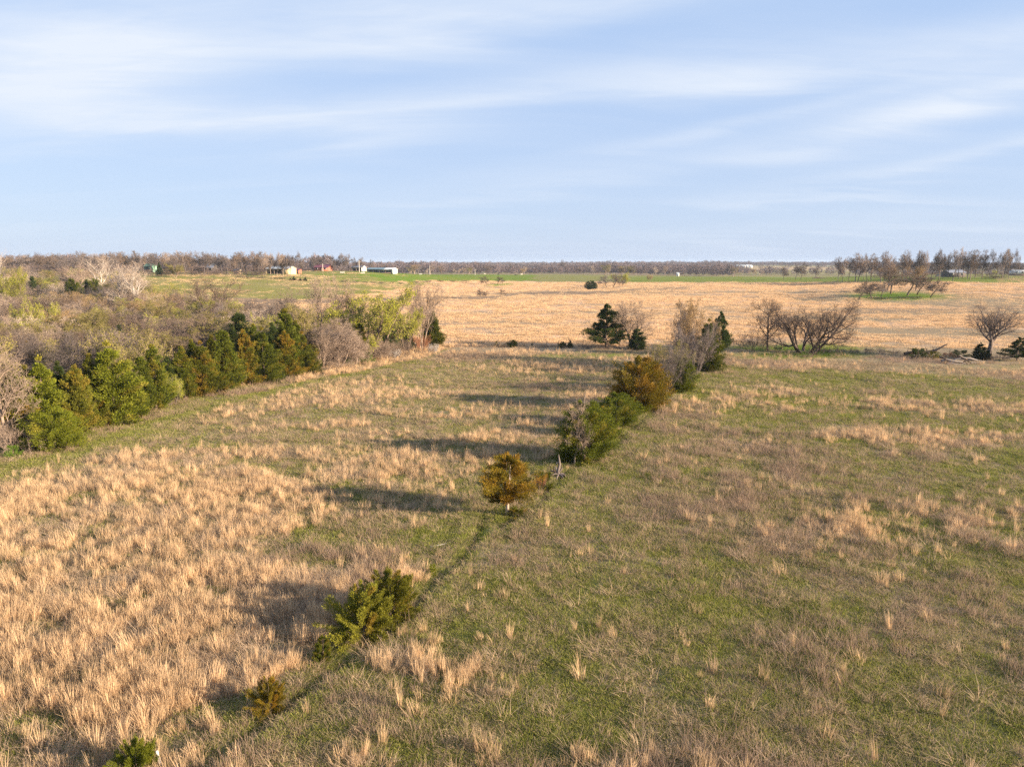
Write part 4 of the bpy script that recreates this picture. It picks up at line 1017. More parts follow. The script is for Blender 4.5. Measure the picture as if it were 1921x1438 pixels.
# ------------------------------------------------------------------ leafless end of the wood, centre left
G = 'trees and bushes at the right end of the creek wood'
for key, u, vb, vt, w, lab, kw in (
    ('bare_vase', 605, 694, 600, 50, 'leafless tree with a pale pinkish trunk right of the cedar wall', dict(bark='bark_pink')),
    ('vines', 640, 690, 596, 76, 'leafless tree smothered in a hanging cloak of brown vines', dict(bark='bark_pink', kind='bare')),
    ('vines', 622, 688, 616, 52, 'vine-hung leafless tree left of the great cloak of vines', dict(bark='bark_pink', kind='bare')),
    ('vines', 668, 684, 610, 56, 'vine-hung leafless tree under the left side of the lime willow', dict(bark='bark_pink', kind='bare')),
    ('willow', 700, 672, 524, 168, 'broad lime green budding willow, the brightest tree of the wood', dict(leaf='bud_lime', bark='bark_brown')),
    ('budding', 575, 690, 566, 84, 'olive budding tree between the pointed cedar and the lime willow', dict(leaf='bud_olive', bark='bark_pink')),
    ('bare_vase', 620, 668, 508, 76, 'tall thin leafless tree, left one of two behind the lime willow', dict(bark='bark_pink')),
    ('bare_a', 646, 664, 512, 70, 'tall thin leafless tree, right one of two behind the lime willow', dict(bark='bark_pink')),
    ('bare_a', 535, 664, 534, 110, 'round leafless tree behind the tall pointed cedar', dict(bark='bark_pink')),
    ('bud_shrub', 505, 676, 580, 60, 'pale lime budding tree left of the tall pointed cedar', dict(leaf='bud_lime', bark='bark_pink')),
    ('willow', 762, 660, 560, 56, 'small lime budding tree leaning right of the lime willow', dict(leaf='bud_lime', bark='bark_brown')),
    ('bare_vase', 792, 656, 522, 76, 'tall leafless tree with a dark forked trunk near the wood end', dict(bark='bark_pink')),
    ('cedar_cone', 812, 650, 582, 52, 'dark green cedar ending the creek wood on the right', dict(crown='cedar_green')),
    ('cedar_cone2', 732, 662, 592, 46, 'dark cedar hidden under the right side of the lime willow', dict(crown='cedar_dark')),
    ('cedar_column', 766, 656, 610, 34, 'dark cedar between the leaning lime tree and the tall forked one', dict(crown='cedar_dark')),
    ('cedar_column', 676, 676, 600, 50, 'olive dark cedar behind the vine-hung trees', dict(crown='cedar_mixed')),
    ('vines', 700, 674, 622, 66, 'brown vine tangle below the lime willow', dict(bark='bark_pink', kind='bare')),
    ('brush_b', 722, 674, 636, 56, 'leafless brown bush at the field edge right of the green bush', dict(bark='bark_pink')),
    ('brush_b', 752, 668, 632, 52, 'leafless dark brush with a shaded hollow near the wood end', dict(bark='bark_brown')),
    ('brush', 791, 660, 624, 32, 'russet twiggy bush in front of the last dark green cedar', dict(bark='bark_red')),
    ('bush', 690, 680, 657, 32, 'bright green bush on the field edge below the lime willow', dict(crown='bush_green')),
    ('bush', 655, 686, 668, 16, 'small bright green bush under the vine-hung tree', dict(crown='bush_green')),
    ('bush', 598, 698, 680, 24, 'dull green bush at the foot of the pale pinkish trunk', dict(crown='cedar_dark')),
    ('brush_b', 640, 692, 672, 60, 'low leafless brush below the cloak of vines', dict(bark='bark_pink')),
    ('brush_b', 603, 700, 684, 46, 'low purplish brush below the pale pinkish trunk', dict(bark='bark_brown')),
    ('bud_shrub', 812, 663, 642, 24, 'white blossoming shrub at the foot of the last dark green cedar', dict(leaf='blossom', bark='bark_grey')),
    ('bud_shrub', 738, 672, 652, 30, 'shrub with sparse white blossom near the shaded hollow', dict(leaf='blossom', bark='bark_grey')),
    ('bud_shrub', 592, 686, 640, 30, 'white blossoming shrub behind the pale pinkish trunk', dict(leaf='blossom', bark='bark_grey'))):
    pt(key, u, vb, vt, w, lab, G, **kw)

# ------------------------------------------------------------------ the creek wood itself
def colpt(u, dist, h, key, wid, label, group, **kw):
    return tree(key, atr(u, dist), h, wid, label, group, **kw)
named = [  # (key, u, distance, v of top, width px, label, kwargs)
    ('sycamore', 256, 200, 488, 84, 'tall white-limbed sycamore with spreading crown above the creek wood', dict(bark='bark_white', kind='syc')),
    ('sycamore', 232, 205, 494, 66, 'white-limbed sycamore just left of the tallest one', dict(bark='bark_white', kind='syc')),
    ('sycamore', 195, 260, 478, 62, 'white-limbed sycamore against the ridge, farther left', dict(bark='bark_white', kind='syc')),
    ('sycamore', 150, 250, 492, 60, 'tan-limbed sycamore left of the white ones', dict(bark='bark_pink', kind='syc')),
    ('sycamore', 4, 230, 460, 40, 'tall white sycamore cut by the left edge above the ridge', dict(bark='bark_white', kind='syc')),
    ('bare_vase', 395, 140, 512, 110, 'tall leafless tree with dark upright limbs above the cedar wall', dict(bark='bark_brown')),
    ('budding', 372, 135, 556, 60, 'lime-tinged budding tree left of the tall dark-limbed one', dict(leaf='bud_lime', bark='bark_pink')),
    ('budding', 345, 160, 575, 44, 'green budding tree deep in the creek wood', dict(leaf='bud_lime', bark='bark_pink')),
    ('budding', 310, 150, 588, 54, 'olive budding tree deep in the creek wood', dict(leaf='bud_olive', bark='bark_pink')),
    ('willow', 26, 200, 497, 74, 'lime green budding tree at the left edge under the ridge', dict(leaf='bud_lime', bark='bark_brown')),
    ('willow', 60, 120, 550, 90, 'pale lime budding tree on the left side of the creek wood', dict(leaf='bud_lime', bark='bark_pink')),
    ('willow', 20, 105, 580, 84, 'yellowish budding tree at the left edge of the creek wood', dict(leaf='bud_olive', bark='bark_pink')),
    ('willow', 200, 88, 640, 90, 'olive budding tree right behind the biggest cedar', dict(leaf='bud_olive', bark='bark_pink')),
    ('bud_shrub', 232, 92, 640, 74, 'orange-olive budding tree behind the biggest cedar', dict(leaf='bud_olive', bark='bark_pink')),
    ('cedar_round', 145, 215, 522, 36, 'green cedar, left one of three in the middle of the creek wood', dict(crown='cedar_green')),
    ('cedar_cone', 170, 222, 524, 30, 'dark cedar, middle one of three in the middle of the creek wood', dict(crown='cedar_dark')),
    ('cedar_round', 185, 220, 522, 26, 'olive cedar, right one of three in the middle of the creek wood', dict(crown='cedar_green')),
    ('cedar_cone2', 70, 230, 515, 26, 'dark cedar on the far left side of the creek wood', dict(crown='cedar_dark')),
    ('cedar_cone', 258, 120, 600, 22, 'narrow dark cedar in the purple brush of the creek wood', dict(crown='cedar_dark')),
    ('cedar_cone', 45, 90, 638, 36, 'dark green cedar behind the left edge trees', dict(crown='cedar_mixed')),
    ('vines', 305, 120, 602, 70, 'pinkish vine-hung tree leaning above the cedar wall', dict(bark='bark_pink', kind='bare')),
    ('vines', 140, 140, 570, 70, 'pinkish vine-hung tree on the left side of the creek wood', dict(bark='bark_pink', kind='bare')),
    ('bud_shrub', 347, 100, 640, 28, 'white blossoming shrub behind the middle of the cedar wall', dict(leaf='blossom', bark='bark_grey')),
    ('bud_shrub', 128, 95, 648, 28, 'white blossoming shrub behind the left half of the cedar wall', dict(leaf='blossom', bark='bark_grey')),
    ('bud_shrub', 308, 98, 650, 24, 'pale blossoming shrub above the lime bush', dict(leaf='blossom', bark='bark_grey')),
    ('willow', 335, 372, 491, 34, 'round olive budding tree at the foot of the left ridge', dict(leaf='bud_olive', bark='bark_brown')),
    ('cedar_cone', 307, 385, 492, 15, 'dark blue cedar at the foot of the left ridge', dict(crown='cedar_dark'))]
def top_h(u, dist, vt):
    p = atr(u, dist); rt = -(vt - 719.0) / F
    t = dist / (CP + rt * SP)
    return CAMZ + (-SP + rt * CP) * t - p.z
for key, u, dist, vt, w, lab, kw in named:
    tree(key, atr(u, dist), max(1.5, top_h(u, dist, vt)), w * dist / F, lab, 'trees named singly in the creek wood', **kw)
# canopy line of the wood (photo row of the tops at a given distance) for the unnamed ones
gw = np.random.default_rng(404)
cand = []
tries = 0
def wood_h(u, dist):
    base = 7.0 + 6.5 * vnoise(u / 90.0, dist / 30.0, 301)
    return float(base)
while len(cand) < 300 and tries < 16000:
    tries += 1
    dist = float(78 + 255 * gw.uniform() ** 1.05)
    u = float(gw.uniform(-60, 640))
    p = atr(u, dist)
    # behind the cedar wall, in the creek bottom
    edge = at(min(max(u, -40), 800), float(np.interp(u, [-200, 0, 150, 250, 400, 590, 700, 800], [905, 868, 840, 795, 745, 705, 685, 662])))
    if dist < edge.y + 9: continue
    lim = np.interp(u, [-60, 150, 300, 420, 540, 640], [330, 330, 250, 180, 140, 118])
    if dist > lim: continue
    if any((p.x - q[0].x) ** 2 + (p.y - q[0].y) ** 2 < (1.9 + dist * .010) ** 2 for q in cand): continue
    cand.append((p, u, dist))
cand.sort(key=lambda c: c[1])
cnt = {}
plan = []
for p, u, dist in cand:
    c = gw.uniform()
    if c < .22: k = 'brush'; key = 'brush' if gw.uniform() < .5 else 'brush_b'; h = gw.uniform(3.2, 5.2); w = h * gw.uniform(1.1, 1.6); bk = gw.choice(['bark_grey', 'bark_brown', 'bark_pink']); kw = dict(bark=bk)
    elif c < .68:
        k = 'tree'; key = str(gw.choice(['bare_a', 'bare_b', 'bare_vase', 'bare_vase', 'vines'])); h = wood_h(u, dist) * gw.uniform(.75, 1.1); w = h * gw.uniform(.8, 1.2); kw = dict(bark=str(gw.choice(['bark_pink', 'bark_pale', 'bark_grey', 'bark_grey', 'bark_brown', 'bark_brown'])), kind='bare')
    elif c < .93:
        k = 'bud'; key = str(gw.choice(['budding', 'bud_shrub'])); h = wood_h(u, dist) * gw.uniform(.65, 1.0); w = h * gw.uniform(.8, 1.2); kw = dict(bark='bark_pink', leaf=str(gw.choice(['bud_olive', 'bud_olive', 'bud_lime', 'bud_tan'])), kind='bud')
    else: k = 'cedar'; key = 'cedar_cone2'; h = gw.uniform(3.5, 6); w = h * .6; kw = dict(crown='cedar_dark')
    if u > 500 and k == 'tree': h *= .75
    # keep the wood from rising over the meadow behind
    vmax = np.interp(u, [-60, 60, 200, 300, 400, 640], [493, 494, 496, 522, 535, 545])
    vmax = max(vmax, float(np.interp(dist, [80, 120, 160, 200, 260, 335], [604, 572, 548, 524, 506, 493])))
    h = min(h, max(2.5, top_h(u, dist, vmax) * gw.uniform(.72, 1.05)))
    plan.append((k, key, p, h, w, kw, u, dist))
look = {'brush': 'leafless %s thicket in the creek wood, %s thicket from the left',
        'tree': 'leafless %s tree in the creek wood, %s bare tree from the left',
        'bud': 'budding %s tree in the creek wood, %s budding tree from the left',
        'cedar': 'small %s cedar in the creek wood, %s cedar from the left'}
BW = {'bark_dark': 'dark', 'bark_pale': 'pale tan', 'bark_grey': 'grey', 'bark_brown': 'brown', 'bark_pink': 'pinkish tan', 'bud_olive': 'olive', 'bud_lime': 'lime green', 'bud_tan': 'tan'}
for k, key, p, h, w, kw, u, dist in plan:
    i = cnt.get(k, 0); cnt[k] = i + 1
    hue = 'dark' if k == 'cedar' else BW[str(kw.get('leaf', kw['bark']))]
    if 'bark' in kw: kw['bark'] = str(kw['bark'])
    tree(key, p, h, w, look[k] % (hue, ordw(i)), {'brush': 'thickets in the creek wood', 'tree': 'bare trees in the creek wood', 'bud': 'budding trees in the creek wood', 'cedar': 'small cedars in the creek wood'}[k], **({**kw, 'kind': None} if k in ('brush', 'cedar') else kw))

# ------------------------------------------------------------------ ridge trees
def ridge(us, dist_f, top_f, w_f, keys, barks, labfmt, group, seed):
    g = random.Random(seed)
    for i, u in enumerate(us):
        d = dist_f(u, g); key = g.choice(keys)
        h = max(3, top_h(u, d, top_f(u, g)))
        tree(key, atr(u, d), h, w_f(u, g) * d / F, labfmt % ordw(i), group, bark=g.choice(barks), kind='bare')
us = sorted([22, 38, 52, 66, 82, 112, 124, 136, 148, 158, 170, 180, 192, 204, 214, 226, 236, 247, 258, 268, 278, 290, 300, 312, 322, 334, 345, 356, 368, 380, 390, 402, 412, 424, 434, 446, 457, 468, 480, 490, 501, 513, 524, 536, 549])
ridge(us, lambda u, g: 395 + g.uniform(0, 60), lambda u, g: float(np.interp(u, [0, 60, 90, 130, 200, 300, 400, 500, 560], [474, 474, 474, 471, 469, 470, 471, 471, 472])) + g.uniform(-2, 6), lambda u, g: g.uniform(24, 36),
      ['oak_a', 'oak_b', 'oak_c'], ['bark_grey', 'bark_brown', 'bark_pink', 'bark_grey'], 'leafless oak on the left ridge, %s oak from the left', 'leafless oaks on the left ridge', 51)
ridge([30, 60, 88, 100, 128, 160, 196, 240, 285, 330, 372, 418, 452, 486, 520], lambda u, g: 470 + g.uniform(0, 30), lambda u, g: 480 + g.uniform(-1, 3), lambda u, g: g.uniform(28, 36),
      ['oak_a', 'oak_b'], ['bark_grey', 'bark_brown'], 'leafless oak in the back row of the left ridge, %s from the left', 'back row of oaks on the left ridge', 52)
G = 'oaks around the ridge farm buildings'
for i, (u, vb, vt, w) in enumerate([(520, 515, 480, 20), (533, 515, 478, 18), (545, 514, 479, 20), (568.5, 513, 474, 22), (596, 508, 483, 22), (607, 508, 482, 20), (632, 507, 482, 20), (642, 507, 481, 20), (648, 507, 478, 26), (659, 507, 480, 22), (672, 506, 486, 16), (684, 505, 486, 18), (697, 505, 490, 14)]):
    p = atr(u, 400 if vb > 512 else (440 if u < 560 else 500))
    d = p.y
    tree(random.choice(['oak_a', 'oak_b', 'oak_c']), p, top_h(u, d, vt - 5), w * d / F, 'leafless oak among the ridge farm buildings, %s from the left' % ordw(i), G, bark='bark_grey', kind='bare')
# right ridge
us = [1566, 1574, 1585, 1598, 1603, 1613, 1620, 1627, 1633, 1645, 1652, 1661, 1668, 1684, 1692, 1699, 1707, 1715, 1722, 1731, 1738, 1746, 1753, 1761, 1770, 1779, 1790, 1797, 1806, 1811, 1820, 1833, 1846, 1858, 1870, 1882, 1894, 1918]
ridge(us, lambda u, g: (405 if u > 1640 else 430) + g.uniform(-6, 30), lambda u, g: float(np.interp(u, [1560, 1600, 1640, 1730, 1800, 1921], [479, 471, 472, 467, 465, 465])) + g.uniform(-4, 9), lambda u, g: g.uniform(18, 28),
      ['oak_tall', 'oak_c', 'oak_b', 'oak_a'], ['bark_brown', 'bark_pink', 'bark_grey'], 'leafless oak on the right ridge, %s oak from the left', 'leafless oaks on the right ridge', 53)
us = list(range(1650, 1930, 14))
ridge(us, lambda u, g: 560 + g.uniform(0, 40), lambda u, g: 490 + g.uniform(-3, 3), lambda u, g: g.uniform(20, 28), ['oak_a', 'oak_b', 'oak_c'], ['bark_grey', 'bark_dark'], 'leafless oak in the back row of the right ridge, %s from the left', 'back row of oaks on the right ridge', 54)
tree('bud_shrub', atr(1856, 470), 4.2, 3.6, 'lime budding tree left of the white trailer house', None, leaf='bud_lime', bark='bark_grey', kind='bud')

_g = random.Random(77)
_fu = sorted([_g.uniform(705, 1560) for _ in range(46)])
for i, u in enumerate(_fu):
    d = 880 + _g.uniform(-25, 60) + (140 if u > 1380 else 0)
    leafd = _g.random() < .35
    h = _g.uniform(7, 13)
    tree('budding' if leafd else _g.choice(['oak_a', 'oak_b', 'oak_c']), atr(u, d), h, h * _g.uniform(.8, 1.2), ('pale budding' if leafd else 'leafless') + ' tree at the front of the far wood, %s tree from the left' % ordw(i),
         'single trees at the front of the far wood', bark=_g.choice(['bark_pale', 'bark_grey', 'bark_brown', 'bark_pink']), leaf=_g.choice(['bud_tan', 'bud_olive']), kind='bud' if leafd else 'bare')
# ------------------------------------------------------------------ built things
def boxes_mesh(name, bl):
    """joined boxes (x0,x1,y0,y1,z0,z1)"""
    V, Q = [], []
    for (x0, x1, y0, y1, z0, z1) in bl:
        c = len(V)
        V += [(x0, y0, z0), (x1, y0, z0), (x1, y1, z0), (x0, y1, z0), (x0, y0, z1), (x1, y0, z1), (x1, y1, z1), (x0, y1, z1)]
        Q += [(c, c + 3, c + 2, c + 1), (c + 4, c + 5, c + 6, c + 7), (c, c + 1, c + 5, c + 4), (c + 1, c + 2, c + 6, c + 5), (c + 2, c + 3, c + 7, c + 6), (c + 3, c, c + 4, c + 7)]
    return np_mesh(name, V, Q)
def prism_mesh(name, prof, x0, x1):
    """closed profile in y,z pushed along x"""
    me = bpy.data.meshes.new(name); n = len(prof)
    V = [(x0, y, z) for y, z in prof] + [(x1, y, z) for y, z in prof]
    Q = [(i, (i + 1) % n, n + (i + 1) % n, n + i) for i in range(n)] + [tuple(range(n))[::-1], tuple(range(n, 2 * n))]
    me.from_pydata(V, [], Q); me.update(); return me
P = {}
P['white_metal'] = plain('white_metal', (.72, .71, .68), .5, .06, 1.2)
P['grey_metal'] = plain('grey_metal', (.38, .42, .46), .45, .08, 1.0)
P['teal_metal'] = plain('teal_metal', (.16, .24, .28), .45, .08, 1.0)
P['tan_wall'] = plain('tan_wall', (.62, .47, .27), .8, .08, 1.0)
P['red_wall'] = plain('red_wall', (.36, .14, .09), .85, .15, 1.5)
P['maroon_roof'] = plain('maroon_roof', (.16, .06, .09), .7, .12, 1.0)
P['dark_wall'] = plain('dark_wall', (.09, .075, .07), .85, .15, 1.0)
P['slate_roof'] = plain('slate_roof', (.20, .22, .27), .7, .12, 1.0)
P['green_roof'] = plain('green_roof', (.22, .38, .28), .6, .1, 1.0)
P['wood_post'] = plain('wood_post', (.24, .18, .13), .9, .25, 4)
P['pale_post'] = plain('pale_post', (.55, .50, .45), .8, .15, 4)
P['glass_dark'] = plain('glass_dark', (.03, .035, .04), .15, .05, 2)
P['steel'] = plain('steel', (.25, .24, .23), .5, .2, 8, metallic=.5)
P['black_hide'] = plain('black_hide', (.02, .017, .015), .8, .2, 5)
P['white_hide'] = plain('white_hide', (.6, .56, .5), .8, .2, 5)
P['car_paint'] = plain('car_paint', (.03, .035, .05), .3, .05, 5)
P['rubber'] = plain('rubber', (.02, .02, .02), .8, .1, 8)
P['skirting'] = plain('skirting', (.25, .16, .12), .9, .15, 2)

def gable_building(name, u, dist, yaw, Lx, Dy, hw, rise, wallmat, roofmat, label, group, open_from=None, open_to=None, frontmat=None, windows=(), doors=(), endmat=None, split=None, roofmat2=None, dz=0):
    p = atr(u, dist); p.z += dz
    o = empty(name, p, math.radians(yaw)); tag(o, label, 'building' if 'house' not in name else 'house', group)
    x0, x1, y0, y1 = -Lx / 2, Lx / 2, -Dy / 2, Dy / 2; t = .14; z0 = -.5
    mesh_obj('wall', boxes_mesh('rear_wall', [(x0, x1, y1 - t, y1, z0, hw)]), o, P[wallmat])
    for xa, side in ((x0, 0), (x1 - t, 1)):
        w = mesh_obj('wall', prism_mesh('gable_wall', [(y0 + t * 1.1, z0), (y1 - t * 1.1, z0), (y1 - t * 1.1, hw), (0, hw + rise - .05), (y0 + t * 1.1, hw)], xa, xa + t), o, P[(endmat or wallmat) if side else wallmat])
    if open_from is None:
        segs = [(x0, x1)]
    else:
        segs = [s for s in ((x0, open_from), (open_to, x1)) if s[1] - s[0] > .3]
        n = max(2, int((open_to - open_from) / 3.6))
        for k in range(n + 1):
            xx = open_from + (open_to - open_from) * k / n
            mesh_obj('post', boxes_mesh('post', [(xx - .1, xx + .1, y0, y0 + .2, z0, hw - .32)]), o, P['wood_post'])
        mesh_obj('header_beam', boxes_mesh('header_beam', [(open_from, open_to, y0 - .02, y0 + .2, hw - .32, hw)]), o, P[frontmat or wallmat])
        mesh_obj('floor_slab', boxes_mesh('floor_slab', [(x0 + .2, x1 - .2, y0 + .3, y1 - .2, -.4, .06)]), o, P['wood_post'])
    for xa, xb in segs:
        mesh_obj('wall', boxes_mesh('front_wall', [(xa, xb, y0, y0 + t, z0, hw)]), o, P[frontmat or wallmat])
    for i, (xx, zz, ww, hh) in enumerate(windows):
        f = mesh_obj('window', boxes_mesh('window_frame', [(xx - ww / 2 - .08, xx + ww / 2 + .08, y0 - .06, y0 - .003, zz - .08, zz + hh + .08)]), o, P['white_metal'])
        mesh_obj('pane', boxes_mesh('pane', [(xx - ww / 2, xx + ww / 2, y0 - .075, y0 - .063, zz, zz + hh)]), f, P['glass_dark'])
    for (xx, ww, hh) in doors:
        mesh_obj('door', boxes_mesh('door', [(xx - ww / 2, xx + ww / 2, y0 - .05, y0 - .004, 0, hh)]), o, P['dark_wall'])
    def roof(xa, xb, mat):
        ov = .35; k = rise / (Dy / 2)
        for s in (-1, 1):
            ye = s * (Dy / 2 + ov); ze = hw - ov * k
            prof = [(0.0, hw + rise), (ye, ze), (ye, ze + .12), (0.0, hw + rise + .12)]
            if s > 0: prof = prof[::-1]
            mesh_obj('roof', prism_mesh('roof', prof, xa, xb), o, P[mat])
    if split is None: roof(x0 - .3, x1 + .3, roofmat)
    else: roof(x0 - .3, split, roofmat); roof(split + .01, x1 + .3, roofmat2)
    return o
G = 'farm buildings on the left ridge'
gable_building('long_open_shed', 533, 425, -14, 15.0, 8, 2.9, 1.3, 'tan_wall', 'grey_metal', 'long open-front shed with pale metal roof and lit tan end wall on the left ridge', G, -7.4, 3.0, frontmat='tan_wall', endmat='tan_wall', dz=.4)
gable_building('farm_house', 611, 500, -8, 10.5, 8, 2.4, 1.9, 'red_wall', 'maroon_roof', 'low farm house with maroon roof between the ridge oaks', G, windows=((-3, 1, 1.2, 1), (3, 1, 1.2, 1)), doors=((0, 1, 2),), dz=.3)
gable_building('small_barn', 677, 505, -14, 7.8, 7, 2.5, 1.2, 'white_metal', 'slate_roof', 'small white barn with grey roof and dark open front right of the maroon-roofed house', G, -3.7, 3.2, frontmat='grey_metal', dz=.3)
gable_building('long_hay_shed', 720, 485, -16, 19.0, 7, 2.4, .9, 'white_metal', 'teal_metal', 'long low hay shed, teal and white roof, dark open front and white right end', G, -9.3, 8.4, frontmat='teal_metal', split=3.0, roofmat2='white_metal', dz=.1)
gable_building('tool_shed', 452, 425, -10, 3.0, 3, 1.8, .6, 'tan_wall', 'slate_roof', 'tiny tan shed under the left ridge oaks', G, doors=((0, .9, 1.6),), dz=.1)
gable_building('red_shed', 565, 440, -10, 2.6, 3, 2.2, .6, 'red_wall', 'maroon_roof', 'small red shed right of the tan-ended shed', G, doors=((0, .9, 1.8),), dz=.1)
gable_building('green_roofed_barn', 291, 440, -10, 5.0, 5, 3.2, 1.6, 'green_roof', 'green_roof', 'pale green metal barn half hidden by ridge trees', G, doors=((0, 1.6, 2.4),), dz=.4)
gable_building('ridge_house', 405, 450, -10, 4.6, 6, 2.6, 2.4, 'dark_wall', 'slate_roof', 'dark grey house with steep roof among the left ridge oaks', G, windows=((-1.2, 1, 1, 1), (1.2, 1, 1, 1)), dz=.3)
G = 'buildings on the right ridge'
gable_building('dark_house', 1779, 448, 6, 11.0, 7, 2.5, 1.5, 'dark_wall', 'slate_roof', 'dark house with slate blue roof between the right ridge oaks', G, windows=((-3, 1, 1.2, 1), (3.2, 1, 1.2, 1)), doors=((.5, 1, 2),), dz=.3)
# trailer house
p = atr(1911, 478); p.z += .35
tr_ = empty('trailer_house', p, math.radians(4)); tag(tr_, 'long white trailer house with dark windows at the right edge of the ridge', 'house')
mesh_obj('wall', boxes_mesh('trailer_body', [(-9.5, 9.5, -2, 2, .6, 3.0)]), tr_, P['white_metal'])
mesh_obj('skirting', boxes_mesh('skirting', [(-9.4, 9.4, -1.95, 1.95, -.6, .597)]), tr_, P['skirting'])
mesh_obj('roof', prism_mesh('trailer_roof', [(-2.15, 3.003), (2.15, 3.003), (2.15, 3.06), (0, 3.4), (-2.15, 3.06)], -9.65, 9.65), tr_, P['grey_metal'])
for xx, ww in ((-6.9, 1.3), (-2.8, 2.0), (.4, 1.9), (5.2, 1.4)):
    f = mesh_obj('window', boxes_mesh('trailer_window', [(xx - ww / 2 - .08, xx + ww / 2 + .08, -2.05, -2.003, 1.5, 2.55)]), tr_, P['grey_metal'])
    mesh_obj('pane', boxes_mesh('pane', [(xx - ww / 2, xx + ww / 2, -2.07, -2.053, 1.58, 2.47)]), f, P['glass_dark'])
mesh_obj('door', boxes_mesh('door', [(2.3, 3.2, -2.05, -2.003, .65, 2.6)]), tr_, P['grey_metal'])
# parked car
p = at(1761, 519)
car = empty('parked_car', p, math.radians(12)); tag(car, 'dark parked car under the oaks beside the dark house', 'car')
bd = prism_mesh('car_body', [(-2.2, .35), (2.2, .35), (2.25, .8), (1.1, .95), (.6, 1.5), (-1.3, 1.5), (-1.9, .98), (-2.25, .9)], -.85, .85)
bdo = mesh_obj('body', bd, car, P['car_paint']); bdo.rotation_euler[2] = math.pi / 2
mesh_obj('window', boxes_mesh('side_window', [(-.55, 1.05, -.87, -.855, 1.0, 1.38)]), car, P['glass_dark'])
wm = tubes('wheel', [([(0, -.1, 0), (0, .1, 0)], [.33, .33])], 14)
for xx in (-1.4, 1.4):
    for yy in (-.8, .8):
        w = mesh_obj('wheel', wm, car, P['rubber'], (xx, yy, .33))
# village houses on the far plain
for i, (u, d, w) in enumerate(((1379, 1740, 8), (1385, 1790, 7), (1390, 1730, 6), (1396, 1780, 8), (1402, 1740, 7))):
    gable_building('village_house', u, d, -10 + 7 * i, w, 7, 4.2, 2.2, 'white_metal', 'grey_metal', 'tiny white house in the far village, %s from the left' % ordw(i), 'white houses of the far village', windows=((0, 1.4, 1.4, 1.2),), dz=.4)
gable_building('pump_house', 1268, 830, 0, 2.6, 2.6, 3.6, .8, 'white_metal', 'grey_metal', 'small white pump house alone at the far wood edge', None, doors=((0, 1, 2),))
# utility poles
def pole(u, dist, h, label):
    o = empty('utility_pole', atr(u, dist)); tag(o, label, 'pole', 'utility poles across the far fields')
    mesh_obj('pole', tubes('pole', [([(0, 0, -.5), (0, 0, h)], [.22, .16])], 8), o, P['pale_post'])
    mesh_obj('crossarm', boxes_mesh('crossarm', [(-1.1, 1.1, -.08, .08, h - .9, h - .74)]), o, P['wood_post'])
    for xx in (-.9, 0, .9): mesh_obj('insulator', tubes('insulator', [([(xx, 0, h - .74 if xx else h), (xx, 0, h - .5 if xx else h + .2)], [.05, .04])], 6), o, P['white_metal'])
pole(610, 480, 5.0, 'pale utility pole in front of the maroon-roofed house')
pole(677.5, 470, 7.4, 'pale utility pole in front of the small white barn')
pole(808, 700, 8.5, 'grey utility pole right of the long hay shed, left of two over the green field')
pole(892, 760, 6.5, 'grey utility pole over the far green field, right of two')
# cattle
def cow(u, v, yaw, mat, label):
    o = empty('cow', at(u, v), math.radians(yaw)); tag(o, label, 'cow', 'cattle grazing on the far green field')
    br = [([(-.95, 0, 1.15), (-.5, 0, 1.12), (.2, 0, 1.1), (.8, 0, 1.2)], [.22, .38, .40, .30]),
          ([(.75, 0, 1.2), (1.1, 0, 1.1), (1.35, 0, .75)], [.24, .18, .13]), ([(1.28, 0, .85), (1.45, 0, .55), (1.5, 0, .42)], [.15, .12, .08]),
          ([(-1.0, 0, 1.3), (-1.15, 0, .9), (-1.15, 0, .5)], [.05, .04, .05])]
    mesh_obj('body', tubes('cow_body', br, 10), o, mat)
    for xx in (-.7, .65):
        for yy in (-.2, .2):
            mesh_obj('leg', tubes('cow_leg', [([(xx, yy, 1.0), (xx + .03, yy, .5), (xx, yy, 0)], [.15, .08, .07])], 6), o, mat)
cow(935, 516, 160, P['black_hide'], 'black cow on the far green field, left of two')
cow(967, 517, 20, P['black_hide'], 'black cow on the far green field, right of two')
cow(978, 516, 20, P['white_hide'], 'pale cow on the far green field right of the black ones')
cow(909, 515, 20, P['white_hide'], 'pale cow on the far green field left of the black ones')
# stock tank
for u, d, lab in ((791, 640, 'small white stock trough on the ridge end of the green field'), (684, 455, 'small white box in front of the small white barn'), (646, 455, 'small white box in front of the ridge oaks')):
    o = empty('stock_trough', atr(u, d)); tag(o, lab, 'trough', 'white troughs on the left ridge')
    mesh_obj('tank', prism_mesh('trough', [(-.5, 0), (.5, 0), (.65, .7), (.55, .7), (.42, .12), (-.42, .12), (-.55, .7), (-.65, .7)], -1.1, 1.1), o, P['white_metal'])
    mesh_obj('end_plate', boxes_mesh('end_plates', [(-1.15, -1.1, -.65, .65, 0, .72), (1.1, 1.15, -.65, .65, 0, .72)]), o, P['white_metal'])

# ------------------------------------------------------------------ dead wood
def px3(u, v, dist):
    rt = -(v - 719.0) / F; cu = (u - 960.5) / F
    t = dist / (CP + rt * SP)
    return Vector((cu * t, dist, CAMZ + (-SP + rt * CP) * t))
def limb(name, root, pts, rads, mat, sides=7):
    q = [tuple(Vector(a) - root.location) for a in pts]
    return mesh_obj(name, tubes(name, [(q, rads)], sides, random.randint(0, 999)), root, mat)
